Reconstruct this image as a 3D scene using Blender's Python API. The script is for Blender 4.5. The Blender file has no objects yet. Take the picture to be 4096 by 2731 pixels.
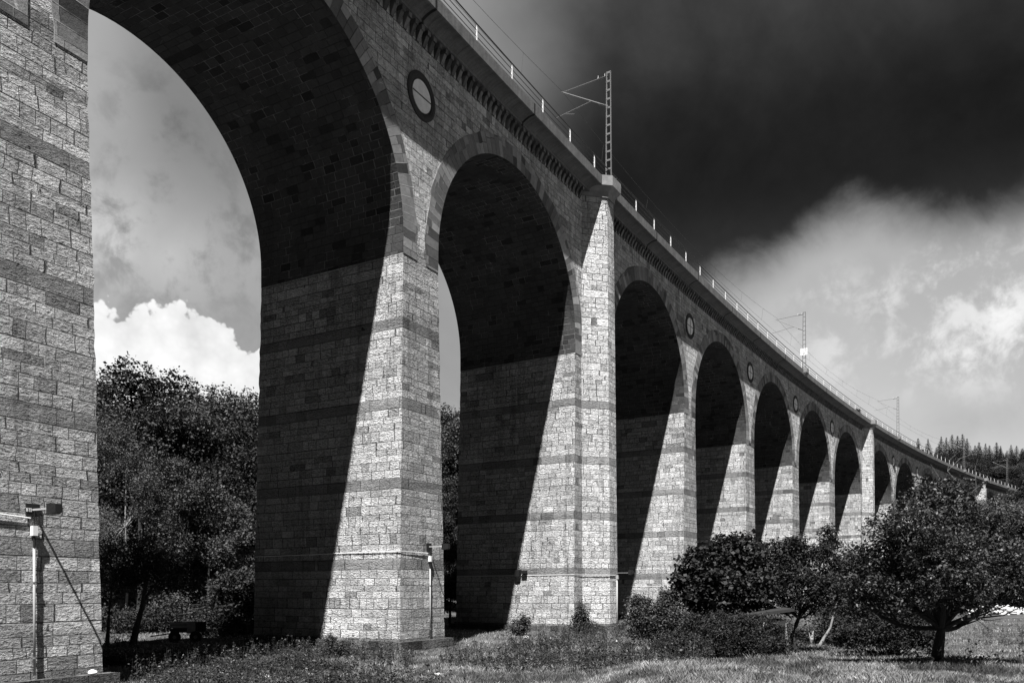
import bpy, math
import numpy as np
from math import sin, cos, pi, radians

# ------------------------------------------------------------------ camera, light, sky
SC = bpy.context.scene
COL = SC.collection
FPX = 3275.0                      # focal length in pixels of the 4096 px wide photograph
cam_data = bpy.data.cameras.new('camera')
cam = bpy.data.objects.new('camera', cam_data)
COL.objects.link(cam)
cam.location = (0, 0, 0)
cam.rotation_euler = (pi / 2, 0, 0)
cam_data.sensor_width = 36
cam_data.lens = FPX / 4096 * 36
cam_data.shift_y = (2357 - 1365.5) / 4096
cam_data.clip_start = 0.1
cam_data.clip_end = 4000
SC.camera = cam
SC.render.resolution_x = 1024
SC.render.resolution_y = 682
SC.view_settings.view_transform = 'Standard'
SC.view_settings.look = 'None'
SC.view_settings.exposure = 1.1
SC.view_settings.gamma = 1
SC.cycles.max_bounces = 5
SC.cycles.diffuse_bounces = 1
SC.cycles.glossy_bounces = 2
SC.cycles.use_denoising = True

SUN_D = np.array([0.165, 1.0536, -1.85])      # way the sunlight travels
SUN_D /= np.linalg.norm(SUN_D)
sun_el = math.asin(-SUN_D[2])
sun_az = math.atan2(-SUN_D[0], -SUN_D[1])      # towards the sun, from +Y clockwise to +X
sun_data = bpy.data.lights.new('sun', 'SUN')
sun_data.energy = 5.0
sun_data.angle = radians(0.53)
sun_data.color = (1.0, 0.99, 0.98)
sun = bpy.data.objects.new('sun', sun_data)
COL.objects.link(sun)
import mathutils
sun.rotation_euler = mathutils.Vector((float(SUN_D[0]), float(SUN_D[1]), float(SUN_D[2]))).to_track_quat('-Z', 'Y').to_euler()


class X:
    """A tiny expression builder over shader math nodes."""
    def __init__(s, nt, sock): s.nt = nt; s.s = sock
    def _b(s, o, op, rev=False):
        n = s.nt.nodes.new('ShaderNodeMath'); n.operation = op
        a, b = (o, s) if rev else (s, o)
        for i, q in enumerate((a, b)):
            if isinstance(q, X): s.nt.links.new(q.s, n.inputs[i])
            elif q is not None: n.inputs[i].default_value = float(q)
        return X(s.nt, n.outputs[0])
    def __add__(s, o): return s._b(o, 'ADD')
    __radd__ = __add__
    def __sub__(s, o): return s._b(o, 'SUBTRACT')
    def __rsub__(s, o): return s._b(o, 'SUBTRACT', True)
    def __mul__(s, o): return s._b(o, 'MULTIPLY')
    __rmul__ = __mul__
    def __truediv__(s, o): return s._b(o, 'DIVIDE')
    def floor(s): return s._b(None, 'FLOOR')
    def fract(s): return s._b(None, 'FRACT')
    def sin(s): return s._b(None, 'SINE')
    def exp(s): return s._b(None, 'EXPONENT')
    def abs(s): return s._b(None, 'ABSOLUTE')
    def sqrt(s): return s._b(None, 'SQRT')
    def min(s, o): return s._b(o, 'MINIMUM')
    def max(s, o): return s._b(o, 'MAXIMUM')
    def pow(s, o): return s._b(o, 'POWER')
    def lt(s, o): return s._b(o, 'LESS_THAN')
    def gt(s, o): return s._b(o, 'GREATER_THAN')
    def mix(s, a, b): return (b - a) * s + a if isinstance(a, X) or isinstance(b, X) else s * (b - a) + a
    def ss(s, e0, e1):
        n = s.nt.nodes.new('ShaderNodeMapRange'); n.interpolation_type = 'SMOOTHSTEP'; n.clamp = True
        s.nt.links.new(s.s, n.inputs['Value'])
        n.inputs['From Min'].default_value = e0; n.inputs['From Max'].default_value = e1
        return X(s.nt, n.outputs[0])


def xyz(nt, sock):
    n = nt.nodes.new('ShaderNodeSeparateXYZ'); nt.links.new(sock, n.inputs[0])
    return [X(nt, n.outputs[i]) for i in range(3)]


def comb(nt, *v):
    n = nt.nodes.new('ShaderNodeCombineXYZ')
    for i, q in enumerate(v):
        if isinstance(q, X): nt.links.new(q.s, n.inputs[i])
        else: n.inputs[i].default_value = float(q)
    return n.outputs[0]


def noise(nt, vec, scale, detail=3, rough=0.55, dist=0.0, dims='3D', w=None):
    n = nt.nodes.new('ShaderNodeTexNoise'); n.noise_dimensions = dims
    if vec is not None: nt.links.new(vec, n.inputs['Vector'])
    if w is not None: nt.links.new(w.s, n.inputs['W'])
    n.inputs['Scale'].default_value = scale; n.inputs['Detail'].default_value = detail
    n.inputs['Roughness'].default_value = rough; n.inputs['Distortion'].default_value = dist
    return X(nt, n.outputs[0])


def white(nt, a, b):
    n = nt.nodes.new('ShaderNodeTexWhiteNoise'); n.noise_dimensions = '2D'
    nt.links.new(comb(nt, a, b, 0), n.inputs['Vector'])
    return X(nt, n.outputs['Value'])


# ---- sky: physical clear sky turned to grey, with the clouds of the day on it, by direction
world = bpy.data.worlds.new('World'); SC.world = world
world.use_nodes = True
nt = world.node_tree; nt.nodes.clear()
out = nt.nodes.new('ShaderNodeOutputWorld')
bg = nt.nodes.new('ShaderNodeBackground'); bg.inputs['Strength'].default_value = 0.1
nt.links.new(bg.outputs[0], out.inputs[0])
st = nt.nodes.new('ShaderNodeTexSky'); st.sky_type = 'NISHITA'; st.sun_disc = False
st.sun_elevation = sun_el; st.sun_rotation = sun_az
bw = nt.nodes.new('ShaderNodeRGBToBW'); nt.links.new(st.outputs[0], bw.inputs[0])
clear = X(nt, bw.outputs[0])
tc = nt.nodes.new('ShaderNodeTexCoord')
dx, dy, dz = xyz(nt, tc.outputs['Generated'])
hyp = (dx * dx + dy * dy).sqrt()
AZ = dx._b(dy, 'ARCTAN2') * (180 / pi)             # degrees, 0 ahead, + to the right
EL = dz._b(hyp, 'ARCTAN2') * (180 / pi)
DV = tc.outputs['Generated']


def ae(px, py):
    """pixel of the 2352 px view -> azimuth, elevation in degrees"""
    a = (px - 1176) / 1880.6; b = (1353.5 - py) / 1880.6
    return math.degrees(math.atan(a)), math.degrees(math.atan2(b, math.hypot(1, a)))


n1 = noise(nt, DV, 3.2, 5, 0.55, 0.3)
n2 = noise(nt, DV, 9.0, 6, 0.6, 0.4)
n3 = noise(nt, DV, 26.0, 5, 0.6, 0.2)


def blob(az, el, ra, re, warp=0.0):
    a = (AZ - az) / ra; b = (EL - el) / re
    d = (a * a + b * b)
    if warp: d = d + (n2 - 0.5) * warp
    return (d * -1.0).exp()


# values below are what the sky should read before the exposure (display-linear / 2.14)
sky_v = clear * 0.0 + 0.17
sky_v = (EL * 1.0).ss(4, 24).mix(0.31, 0.255)                      # paler near the horizon
sky_v = sky_v * (clear * 0.03 + 0.8).min(1.25)
streak = (n1 * 0.75 + n2 * 0.25).ss(0.36, 0.68)
sky_v = sky_v * (AZ.ss(-5, 8).mix(streak * 0.24 + 0.62, streak * 0.16 + 0.9))
# pale cloud banks to the right
wisp = (n2 * .45 + n3 * .55)
for (px, py, ra, re, k, t0) in ((2325, 640, 3.0, 4.6, .34, .46), (2230, 790, 4.4, 2.2, .34, .45), (1925, 700, 2.4, 2.0, .20, .46), (2160, 620, 1.6, 2.2, .32, .46), (2040, 680, 1.2, 1.2, .18, .46), (1560, 800, 7, 3, .10, .4), (1890, 830, 5, 2, .14, .42), (280, 545, 9, 3.4, .26, .38), (330, 300, 5, 3.5, .16, .42), (220, 120, 3, 6, .2, .3)):
    a, e = ae(px, py)
    m = blob(a, e, ra, re, 2.2) * wisp.ss(t0, t0 + .14)
    sky_v = sky_v + m * k * 0.42
a, e = ae(440, 270)
sky_v = sky_v * (1.0 - blob(a, e, 7, 5.5, .8) * 0.5)
a, e = ae(2290, 965)
sky_v = sky_v * (1.0 - blob(a, e, 5, 1.1, 2.0) * 0.12)
# the storm cloud, upper right, soft edged, stretched unseen over and behind the camera to dim shadows
a, e = ae(1900, 250)
r = EL + (n1 - 0.5) * 3.0 + (n2 - .5) * 4.0 + (n3 - .5) * 1.5
notch = (AZ - 22.5) / 3.8
dip = (AZ - 13) / 4.5
edge = (notch * notch * -1.0).exp() * 2.0 + 19.7 - (dip * dip * -1.0).exp() * 1.6
low = (r - edge).ss(-1.2, 3.6)
leftside = (AZ + (n1 - 0.5) * 14.0 + EL * -0.05).ss(-9.0, 6.5)
storm = low * leftside
upper = EL.ss(38, 50)
behind = (dy * -1.0).ss(-0.25, 0.2)
storm = storm.max(upper * .8)
dark = (EL + (n1 - .5) * 10).ss(27, 35).mix(0.0065, 0.021) + (EL + (n2 - .5) * 6).ss(26, 20) * .010
dark = dark * (n2 * 1.3 + .35) * (n3 * .5 + .75)
dark = EL.ss(36, 42).mix(dark, 0.009)
sky_v = storm.mix(sky_v, dark)
# towering white cumulus seen through the first arch
a1, e1 = ae(330, 930); a2, e2 = ae(580, 900); a3, e3 = ae(440, 800)
vo = nt.nodes.new('ShaderNodeTexVoronoi'); vo.feature = 'SMOOTH_F1'; vo.inputs['Scale'].default_value = 22
vo.inputs['Detail'].default_value = 3; vo.inputs['Roughness'].default_value = .6; vo.inputs['Smoothness'].default_value = .25
nt.links.new(DV, vo.inputs['Vector']); billow = X(nt, vo.outputs['Distance'])
puff = (n3 - 0.5) * 0.22 + (billow - .4) * .40 - .13 + (noise(nt, DV, 60.0, 4, .6) - .5) * .12


def hump(az, el, ra, re):
    p = (AZ - az) / ra; q = (EL - el) / re
    return (p * p + q * q).sqrt()


d = hump(a1 - 1.5, e1, 8.0, 6.6).min(hump(a2 + .5, e2 - .4, 3.9, 3.6)).min(hump(a3, e3 - .5, 3.6, 3.6))
cum = (d + puff).ss(1.03, 0.97)
sky_v = cum.mix(sky_v, (n2 - .5) * .2 + 0.54 - billow * .10)
# unseen sky shaped for shadow fill: darkened behind and left, brightened far right
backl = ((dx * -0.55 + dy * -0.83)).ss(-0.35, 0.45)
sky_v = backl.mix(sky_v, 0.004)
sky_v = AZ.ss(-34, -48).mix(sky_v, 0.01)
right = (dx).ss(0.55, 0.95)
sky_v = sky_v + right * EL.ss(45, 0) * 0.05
sky_v = (EL).ss(-4, 0.0).mix(0.02, sky_v)
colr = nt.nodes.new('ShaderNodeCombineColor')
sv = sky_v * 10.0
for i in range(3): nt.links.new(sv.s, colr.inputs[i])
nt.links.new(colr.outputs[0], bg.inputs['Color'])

# ------------------------------------------------------------------ helpers
RNG = np.random.default_rng(7)
TH0 = radians(28.33); RC = 901.6; X0 = -12.64; Y0 = 24.38; WID = 9.15
SPAN = 15.7; PW = 2.85; GW = 5.68; HS = 15.68; RAD = SPAN / 2; RING = 1.0
WALLTOP = 26.98


HC = 16.6                          # centre height of the round part; below it short upright legs
def rise(s): return max(0.0, s - 130) * 0.0045


def P(s, v, h):
    t = TH0 + s / RC
    x = X0 + (cos(TH0) - cos(t)) * RC - v * cos(t)
    y = Y0 + (sin(t) - sin(TH0)) * RC + v * sin(t)
    return (x, y, h + rise(s))


def inv_sv(x, y):
    cx = X0 + RC * cos(TH0); cy = Y0 - RC * sin(TH0)
    dxx = np.asarray(x) - cx; dyy = np.asarray(y) - cy
    t = np.arctan2(dyy, -dxx)
    return (t - TH0) * RC, np.hypot(dxx, dyy) - RC


PIERS = {}                       # index -> (left s, right s)
s_ = 0.0
for i in range(1, 15):
    s_ += SPAN; w_ = GW if i in (2, 7, 12) else PW
    PIERS[i] = (s_, s_ + w_); s_ += w_
PIERS[0] = (-PW, 0.0)
PIERS[-1] = (-PW - SPAN - PW, -PW - SPAN)
GROUPED = (2, 7, 12)
S_BEG = PIERS[-1][0] + 0.4; S_END = 266.0


class MB:
    def __init__(s): s.v = []; s.f = []; s.uv = []; s.mi = []
    def quad(s, pts, uv=None, mi=0):
        n = len(s.v); s.v += [tuple(p) for p in pts]; s.f.append(tuple(range(n, n + len(pts))))
        s.uv += list(uv) if uv is not None else [(0, 0)] * len(pts); s.mi.append(mi)
    def box(s, fn, a, b, mi=0):
        (x0, y0, z0), (x1, y1, z1) = a, b
        c = [fn(x, y, z) for z in (z0, z1) for (x, y) in ((x0, y0), (x1, y0), (x1, y1), (x0, y1))]
        for idx, uvf in (((0, 1, 5, 4), 'xz'), ((1, 2, 6, 5), 'yz'), ((2, 3, 7, 6), 'xz'), ((3, 0, 4, 7), 'yz'), ((4, 5, 6, 7), 'xy'), ((3, 2, 1, 0), 'xy')):
            pl = [(x, y, z) for z in (z0, z1) for (x, y) in ((x0, y0), (x1, y0), (x1, y1), (x0, y1))]
            uv = []
            for k in idx:
                d = dict(x=pl[k][0], y=pl[k][1], z=pl[k][2]); uv.append((d[uvf[0]], d[uvf[1]]))
            s.quad([c[k] for k in idx], uv, mi)
    def tube(s, pts, r, n=6, mi=0):
        pts = [np.array(p, float) for p in pts]
        rs = r if hasattr(r, '__len__') else [r] * len(pts)
        rings = []
        for i, p in enumerate(pts):
            t = (pts[min(i + 1, len(pts) - 1)] - pts[max(i - 1, 0)]); t = t / (np.linalg.norm(t) + 1e-9)
            a = np.cross(t, (0, 0, 1.0)); 
            if np.linalg.norm(a) < 0.1: a = np.cross(t, (1.0, 0, 0))
            a /= np.linalg.norm(a); b = np.cross(t, a)
            rings.append([p + rs[i] * (cos(2 * pi * k / n) * a + sin(2 * pi * k / n) * b) for k in range(n)])
        base = len(s.v)
        for rg in rings: s.v += [tuple(q) for q in rg]
        for i in range(len(rings) - 1):
            for k in range(n):
                k2 = (k + 1) % n
                s.f.append((base + i * n + k, base + i * n + k2, base + (i + 1) * n + k2, base + (i + 1) * n + k))
                s.uv += [(k, i), (k + 1, i), (k + 1, i + 1), (k, i + 1)]; s.mi.append(mi)
        for i, rev in ((0, 1), (len(rings) - 1, 0)):
            f = [base + i * n + k for k in range(n)]
            s.f.append(tuple(f[::-1] if rev else f)); s.uv += [(0, 0)] * n; s.mi.append(mi)
    def build(s, name, mats, parent=None, smooth=False):
        me = bpy.data.meshes.new(name)
        me.from_pydata(s.v, [], s.f)
        if not isinstance(mats, (list, tuple)): mats = [mats]
        for m in mats: me.materials.append(m)
        if len(mats) > 1: me.polygons.foreach_set('material_index', s.mi)
        ul = me.uv_layers.new(name='UVMap')
        ul.data.foreach_set('uv', np.array(s.uv, np.float32).ravel())
        if smooth: me.polygons.foreach_set('use_smooth', [True] * len(me.polygons))
        me.update()
        o = bpy.data.objects.new(name, me); COL.objects.link(o)
        if parent is not None: o.parent = parent; o.matrix_parent_inverse = mathutils.Matrix.Translation(-parent.location) if parent.location.length and not parent.rotation_euler.z else mathutils.Matrix()
        return o


def np_mesh(name, V, F, mat, smooth=False):
    """V (n,3), F (m,k) arrays"""
    me = bpy.data.meshes.new(name)
    V = np.asarray(V, np.float32); F = np.asarray(F, np.int32); k = F.shape[1]
    me.vertices.add(len(V)); me.vertices.foreach_set('co', V.ravel())
    me.loops.add(F.size); me.loops.foreach_set('vertex_index', F.ravel())
    me.polygons.add(len(F)); me.polygons.foreach_set('loop_start', np.arange(len(F), dtype=np.int32) * k)
    if smooth: me.polygons.foreach_set('use_smooth', np.ones(len(F), bool))
    me.materials.append(mat); me.update(calc_edges=True); me.validate()
    return me


def link(name, me, parent=None):
    o = bpy.data.objects.new(name, me); COL.objects.link(o)
    if parent is not None: o.parent = parent
    return o


def empty(name, loc=(0, 0, 0), rz=0.0):
    o = bpy.data.objects.new(name, None); COL.objects.link(o)
    o.location = loc; o.rotation_euler = (0, 0, rz); o.empty_display_size = 0.3
    return o


def tag(o, label=None, cat=None, group=None, kind=None):
    if label: o['label'] = label
    if cat: o['category'] = cat
    if group: o['group'] = group
    if kind: o['kind'] = kind
    return o


# ------------------------------------------------------------------ materials
def new_mat(name, rough=0.85, spec=0.3):
    m = bpy.data.materials.new(name); m.use_nodes = True
    nt = m.node_tree; b = nt.nodes['Principled BSDF']
    b.inputs['Roughness'].default_value = rough
    b.inputs['Specular IOR Level'].default_value = spec
    return m, nt, b


def setgrey(nt, b, val):
    c = nt.nodes.new('ShaderNodeCombineColor')
    for i in range(3): nt.links.new(val.s, c.inputs[i])
    nt.links.new(c.outputs[0], b.inputs['Base Color'])


def setbump(nt, b, h, strength=1.0):
    n = nt.nodes.new('ShaderNodeBump'); n.inputs['Strength'].default_value = strength; n.inputs['Distance'].default_value = 1.0
    nt.links.new(h.s, n.inputs['Height']); nt.links.new(n.outputs[0], b.inputs['Normal'])


def masonry(name, albedo=0.44, bands=True, spring=False, relief=1.0, contrast=1.0, joint=0.35, rows=9, bwid=(0.46, 0.50), stain=0.0):
    m, nt, b = new_mat(name, 0.95, 0.1)
    uvn = nt.nodes.new('ShaderNodeTexCoord'); U, V, _ = xyz(nt, uvn.outputs['UV'])
    geo = nt.nodes.new('ShaderNodeNewGeometry'); POS = geo.outputs['Position']
    q = (V - 0.93) / 3.75
    mod = q.floor(); mm = (q - mod) * 3.75
    inband = mm.lt(0.5)
    t = (mm - 0.5) * (rows / 3.25)
    t = t + (t * (pi / rows)).sin() * (t * 1.3 + mod * 2.4).sin() * 0.3
    t = t.max(0.0)
    row = inband.mix(t.floor() + 1.0 + mod * 20.0, mod * 20.0)
    lv = inband.mix(t.fract(), mm * 2.0)
    r1 = white(nt, row, 3.3); r2 = white(nt, row, 9.1)
    bwd = r1 * bwid[1] + bwid[0]
    bwd = bwd + inband * 0.45 if bands else bwd
    wob = (U * 3.1 + row * 1.7).sin() * 0.3 + (U * 1.3 + row * 0.6).sin() * 0.25
    c = U / bwd + r2 * 57.0 + wob * 0.9
    colm = c.floor(); lu = c.fract()
    du = lu.min(1.0 - lu) * bwd
    dv = lv.min(1.0 - lv) * 0.36
    nj = noise(nt, POS, 7.0, 3, 0.6)
    nf = noise(nt, POS, 22.0, 5, 0.68)
    d = du.min(dv) + (nj - 0.5) * 0.03
    mask = d.ss(0.003, 0.02)
    cr = white(nt, row, colm)
    cr2 = white(nt, row + 31.0, colm)
    tone = (cr - 0.5) * 0.50 * contrast + 1.0
    tone = tone * (cr2.lt(0.05) * -0.42 * contrast + 1.0)
    big = noise(nt, POS, 0.35, 4, 0.6)
    fine = noise(nt, POS, 5.0, 5, 0.7)
    tone = tone * (big * 0.9 + 0.55) * (fine * 0.9 + 0.55)
    run = noise(nt, comb(nt, U * 1.7, V * 0.11, 3.0), 1.0, 5, 0.65)
    tone = tone * (run.ss(0.50, 0.70) * -0.34 + 1.0)
    isb = inband * V.lt(14.0) if bands else None
    if spring: isb = V.gt(15.6) * V.lt(16.28)
    smoothish = cr2.gt(0.90) * 0.6
    if isb is not None:
        tone = tone * (isb * -0.66 + 1.0)
        smoothish = smoothish.max(isb)
    if stain:
        st_ = noise(nt, comb(nt, U * 1.2, V * 0.16, 0), 1.0, 4, 0.6)
        tone = tone * (st_.ss(0.45, 0.75) * V.ss(18, 26) * -stain + 1.0)
    jt = (noise(nt, POS, 0.5, 2) - 0.5).ss(0.06, 0.16) * joint + joint
    val = mask.mix(jt * 0.42, tone * albedo)
    # sparse black spots, in colour only, for the shade in pits and holes
    pit = noise(nt, POS, 3.1, 2, .5).ss(0.735, 0.76)
    val = val * (1.0 - pit * .8)
    rep_ = noise(nt, POS, 0.8, 3, .5, .8).ss(0.715, 0.73)
    val = rep_.mix(val, (fine * .4 + .8) * albedo * .75)
    # rock-faced relief
    mp = nt.nodes.new('ShaderNodeMapping'); nt.links.new(POS, mp.inputs[0]); mp.inputs['Scale'].default_value = (1, 1, 2.2)
    n_a = noise(nt, mp.outputs[0], 4.5, 3, 0.55, 1.1)
    n_b = noise(nt, mp.outputs[0], 9.0, 3, 0.6, 0.8)
    amp = (cr * 0.5 + 0.75) * (smoothish * -0.72 + 1.0)
    cav = (1.0 - rep_) * 0.0 + (n_b * .6 + n_a * .4).ss(0.38, 0.56) * 0.50 + 0.60
    val = val * (smoothish * -0.75 + 1.0).mix(1.0, cav)
    setgrey(nt, b, val)
    h = mask * 0.03 + mask * amp * (1.0 - rep_ * .85) * (n_a * 0.55 + n_b * 0.34) * relief + (cr2 - 0.5) * 0.012
    h = h + mask * (lv - .5) * -0.004
    setbump(nt, b, h)
    return m


def blockmat(name, albedo, uw, vw, contrast=1.0, relief=0.5, joint=0.5, split=False):
    """dressed blocks: U courses of size uw stacked along U, joints along V every vw"""
    m, nt, b = new_mat(name, 0.95, 0.1)
    uvn = nt.nodes.new('ShaderNodeTexCoord'); U, V, _ = xyz(nt, uvn.outputs['UV'])
    geo = nt.nodes.new('ShaderNodeNewGeometry'); POS = geo.outputs['Position']
    t = U / uw + (U * 1.9).sin() * 0.22
    row = t.floor(); lv = t.fract()
    r2 = white(nt, row, 4.1)
    c = V / vw + r2 * 31.0 + (V * 2.6 + row * 2.0).sin() * 0.25 if not split else V / vw + (r2 - 0.5) * 0.4 + 0.5
    colm = c.floor(); lu = c.fract()
    d = (lu.min(1.0 - lu) * vw).min(lv.min(1.0 - lv) * uw) + (noise(nt, POS, 8.0, 3) - 0.5) * 0.025
    mask = d.ss(0.004, 0.02)
    cr = white(nt, row, colm); cr2 = white(nt, row + 7.0, colm)
    big = noise(nt, POS, 0.4, 4, .6); fine = noise(nt, POS, 4.0, 5, .7, .6)
    tone = ((cr - 0.5) * 0.9 * contrast + 1.0) * (big * 0.9 + 0.55) * (fine * 0.9 + 0.55)
    tone = tone * (cr2.lt(0.12) * -0.45 + 1.0)
    lightj = noise(nt, POS, 0.45, 3).ss(0.46, 0.56)
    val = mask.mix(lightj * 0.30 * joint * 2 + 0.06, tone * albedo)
    lime = noise(nt, POS, 0.6, 5, .7, 1.2).ss(0.64, 0.72)
    val = val * (lime * 1.6 + 1.0)
    setgrey(nt, b, val)
    h = mask * 0.02 + mask * (noise(nt, POS, 9.0, 5, .65) * 0.03) * relief + (cr - .5) * .01
    setbump(nt, b, h)
    return m


def plain(name, albedo, rough=0.8, var=0.35, scale=4.0, bump=0.0, spec=0.3, metal=0.0, island=0.0):
    m, nt, b = new_mat(name, rough, spec)
    b.inputs['Metallic'].default_value = metal
    geo = nt.nodes.new('ShaderNodeNewGeometry'); POS = geo.outputs['Position']
    n = noise(nt, POS, scale, 5, .65)
    val = (n * 2 - 1.0) * var * albedo + albedo
    if island:
        ri = X(nt, geo.outputs['Random Per Island'])
        val = val * ((ri - .5) * 2 * island + 1.0)
    setgrey(nt, b, val.max(0.003))
    if bump: setbump(nt, b, noise(nt, POS, scale * 5, 4, .6) * bump)
    return m


def leafmat(name, albedo, rough=0.42, spec=0.45):
    m, nt, b = new_mat(name, rough, spec)
    geo = nt.nodes.new('ShaderNodeNewGeometry')
    ri = X(nt, geo.outputs['Random Per Island'])
    big = noise(nt, geo.outputs['Position'], 0.5, 2)
    val = (ri * 0.8 + 0.6) * (big * 1.0 + 0.5) * albedo
    setgrey(nt, b, val)
    tr = nt.nodes.new('ShaderNodeBsdfTranslucent'); tr.inputs['Color'].default_value = (albedo * .8,) * 3 + (1,)
    mx = nt.nodes.new('ShaderNodeMixShader'); mx.inputs[0].default_value = 0.15
    o = nt.nodes['Material Output']
    nt.links.new(b.outputs[0], mx.inputs[1]); nt.links.new(tr.outputs[0], mx.inputs[2]); nt.links.new(mx.outputs[0], o.inputs[0])
    return m


M = dict(
    pier=masonry('pier_stone', 0.66, True),
    wall=masonry('spandrel_stone', 0.80, False, spring=True, relief=0.7, stain=0.4),
    butt=masonry('buttress_stone', 0.72, True, relief=0.6, contrast=0.8),
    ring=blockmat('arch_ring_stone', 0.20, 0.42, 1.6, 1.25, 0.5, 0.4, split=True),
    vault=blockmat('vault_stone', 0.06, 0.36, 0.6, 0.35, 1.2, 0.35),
    plinth=masonry('plinth_stone', 0.14, False, relief=0.5, contrast=1.2),
    concrete=plain('weathered_concrete', 0.22, 0.9, 0.7, 1.6, 0.012),
    corbel=plain('corbel_stone', 0.11, 0.9, 0.7, 2.5, 0.02, island=0.5),
    oculus=plain('oculus_stone', 0.04, 0.9, 0.5, 3, 0.02),
    panel=plain('round_panel_paint', 0.72, 0.6, 0.3, 3),
    black=plain('black_lacquer', 0.015, 0.5, 0.2),
    railpaint=plain('rail_steel', 0.03, 0.6, 0.3),
    post=plain('pale_post_paint', 0.66, 0.5, 0.08),
    steel=plain('galvanised_steel', 0.16, 0.5, 0.3, 6),
    wire=plain('wire_metal', 0.06, 0.5, 0.2),
    ceramic=plain('insulator_ceramic', 0.08, 0.3, 0.2),
    white=plain('white_plastic', 0.8, 0.45, 0.05),
    grey=plain('grey_plastic', 0.36, 0.55, 0.15),
    bark=plain('dark_bark', 0.035, 0.95, 0.6, 9, 0.03),
    birch=plain('birch_bark', 0.28, 0.8, 0.8, 5, 0.01),
    dead=plain('dead_wood', 0.22, 0.9, 0.4, 8, 0.01),
    wood=plain('weathered_board', 0.24, 0.9, 0.5, 7, 0.01),
    darkwood=plain('dark_board', 0.028, 0.9, 0.5, 7, 0.01),
    stone=plain('loose_stone', 0.5, 0.95, 0.4, 6, 0.03, island=0.35),
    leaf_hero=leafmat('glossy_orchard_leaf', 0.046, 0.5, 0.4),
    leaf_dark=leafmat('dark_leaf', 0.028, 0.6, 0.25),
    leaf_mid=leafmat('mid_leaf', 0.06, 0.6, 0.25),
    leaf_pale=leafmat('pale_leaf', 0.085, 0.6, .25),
    needle=leafmat('fir_needle', 0.03, 0.7, 0.2),
    grass=leafmat('grass_blade', 0.18, 0.6, 0.25),
    weed=leafmat('weed_leaf', 0.034, 0.5, 0.35),
)

# ------------------------------------------------------------------ ground
def sstep(a, b, x):
    t = np.clip((x - a) / (b - a), 0, 1); return t * t * (3 - 2 * t)


def ground_z(x, y):
    x = np.asarray(x, float); y = np.asarray(y, float)
    gr = -2.75 + 0.65 * (1 - sstep(20, 38, y))
    gl = -2.92 + 0.12 * sstep(36, 46, y)
    z = gl + (gr - gl) * sstep(-1, 6, x + 0 * y)
    z = z + 0.05 * np.sin(x * 0.9 + 1.3 * np.sin(y * .35)) * np.cos(y * 0.7) + 0.03 * np.sin(x * 2.3 + y * 1.7)
    z = z + 17 * sstep(58, 120, y + 0.5 * x) * (1 - sstep(-14, 2, x + 0.02 * y)) 
    p = x * .6 + y * .8
    z = z + 27 * sstep(247, 272, p) + 22 * sstep(272, 420, p)
    return z


gx = np.concatenate([np.linspace(-600, -70, 24), np.linspace(-66, 90, 235), np.linspace(94, 300, 60), np.linspace(320, 1400, 24)])
gy = np.concatenate([np.linspace(-300, 4, 20), np.linspace(6, 110, 209), np.linspace(113, 430, 80), np.linspace(450, 2200, 24)])
GX, GY = np.meshgrid(gx, gy); GZ = ground_z(GX, GY)
nx, ny = len(gx), len(gy)
ii = (np.arange(ny - 1)[:, None] * nx + np.arange(nx - 1)[None, :]).ravel()
F = np.stack([ii, ii + 1, ii + 1 + nx, ii + nx], 1)
m, nt, b = new_mat('meadow_soil', 0.95, 0.1)
geo = nt.nodes.new('ShaderNodeNewGeometry'); POS = geo.outputs['Position']
na = noise(nt, POS, 0.35, 5, .6); nb = noise(nt, POS, 3.0, 5, .7); nc = noise(nt, POS, 14.0, 4, .7)
setgrey(nt, b, (na.ss(.3, .7) * .6 + .6) * (nb * .9 + .5) * (nc.ss(.3, .7) * .9 + .5) * 0.10)
setbump(nt, b, nc * .05 + nb * .12)
g = link('ground', np_mesh('ground', np.stack([GX.ravel(), GY.ravel(), GZ.ravel()], 1), F, m, True))
tag(g, kind='structure')

# ------------------------------------------------------------------ viaduct
VIA = empty('railway_viaduct', (0, 0, 0))
tag(VIA, 'long curved stone railway viaduct of tall round arches', 'viaduct')


def strip_wall(mb, sa, sb, low, top, v, n, flip=False):
    ss = np.linspace(sa, sb, n + 1)
    for a, b_ in zip(ss[:-1], ss[1:]):
        pts = [P(a, v, low(a)), P(b_, v, low(b_)), P(b_, v, top), P(a, v, top)]
        uv = [(a, low(a)), (b_, low(b_)), (b_, top), (a, top)]
        if flip: pts, uv = pts[::-1], uv[::-1]
        mb.quad(pts, uv)


# spandrel walls, one mesh per bay face
arch_c = {i: PIERS[i][0] - RAD for i in range(0, 15)}
def low_fn(c):
    def f(s):
        d = abs(s - c); R_ = RAD + RING
        return HS if d >= R_ else HC + math.sqrt(R_ * R_ - d * d)
    return f


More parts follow.
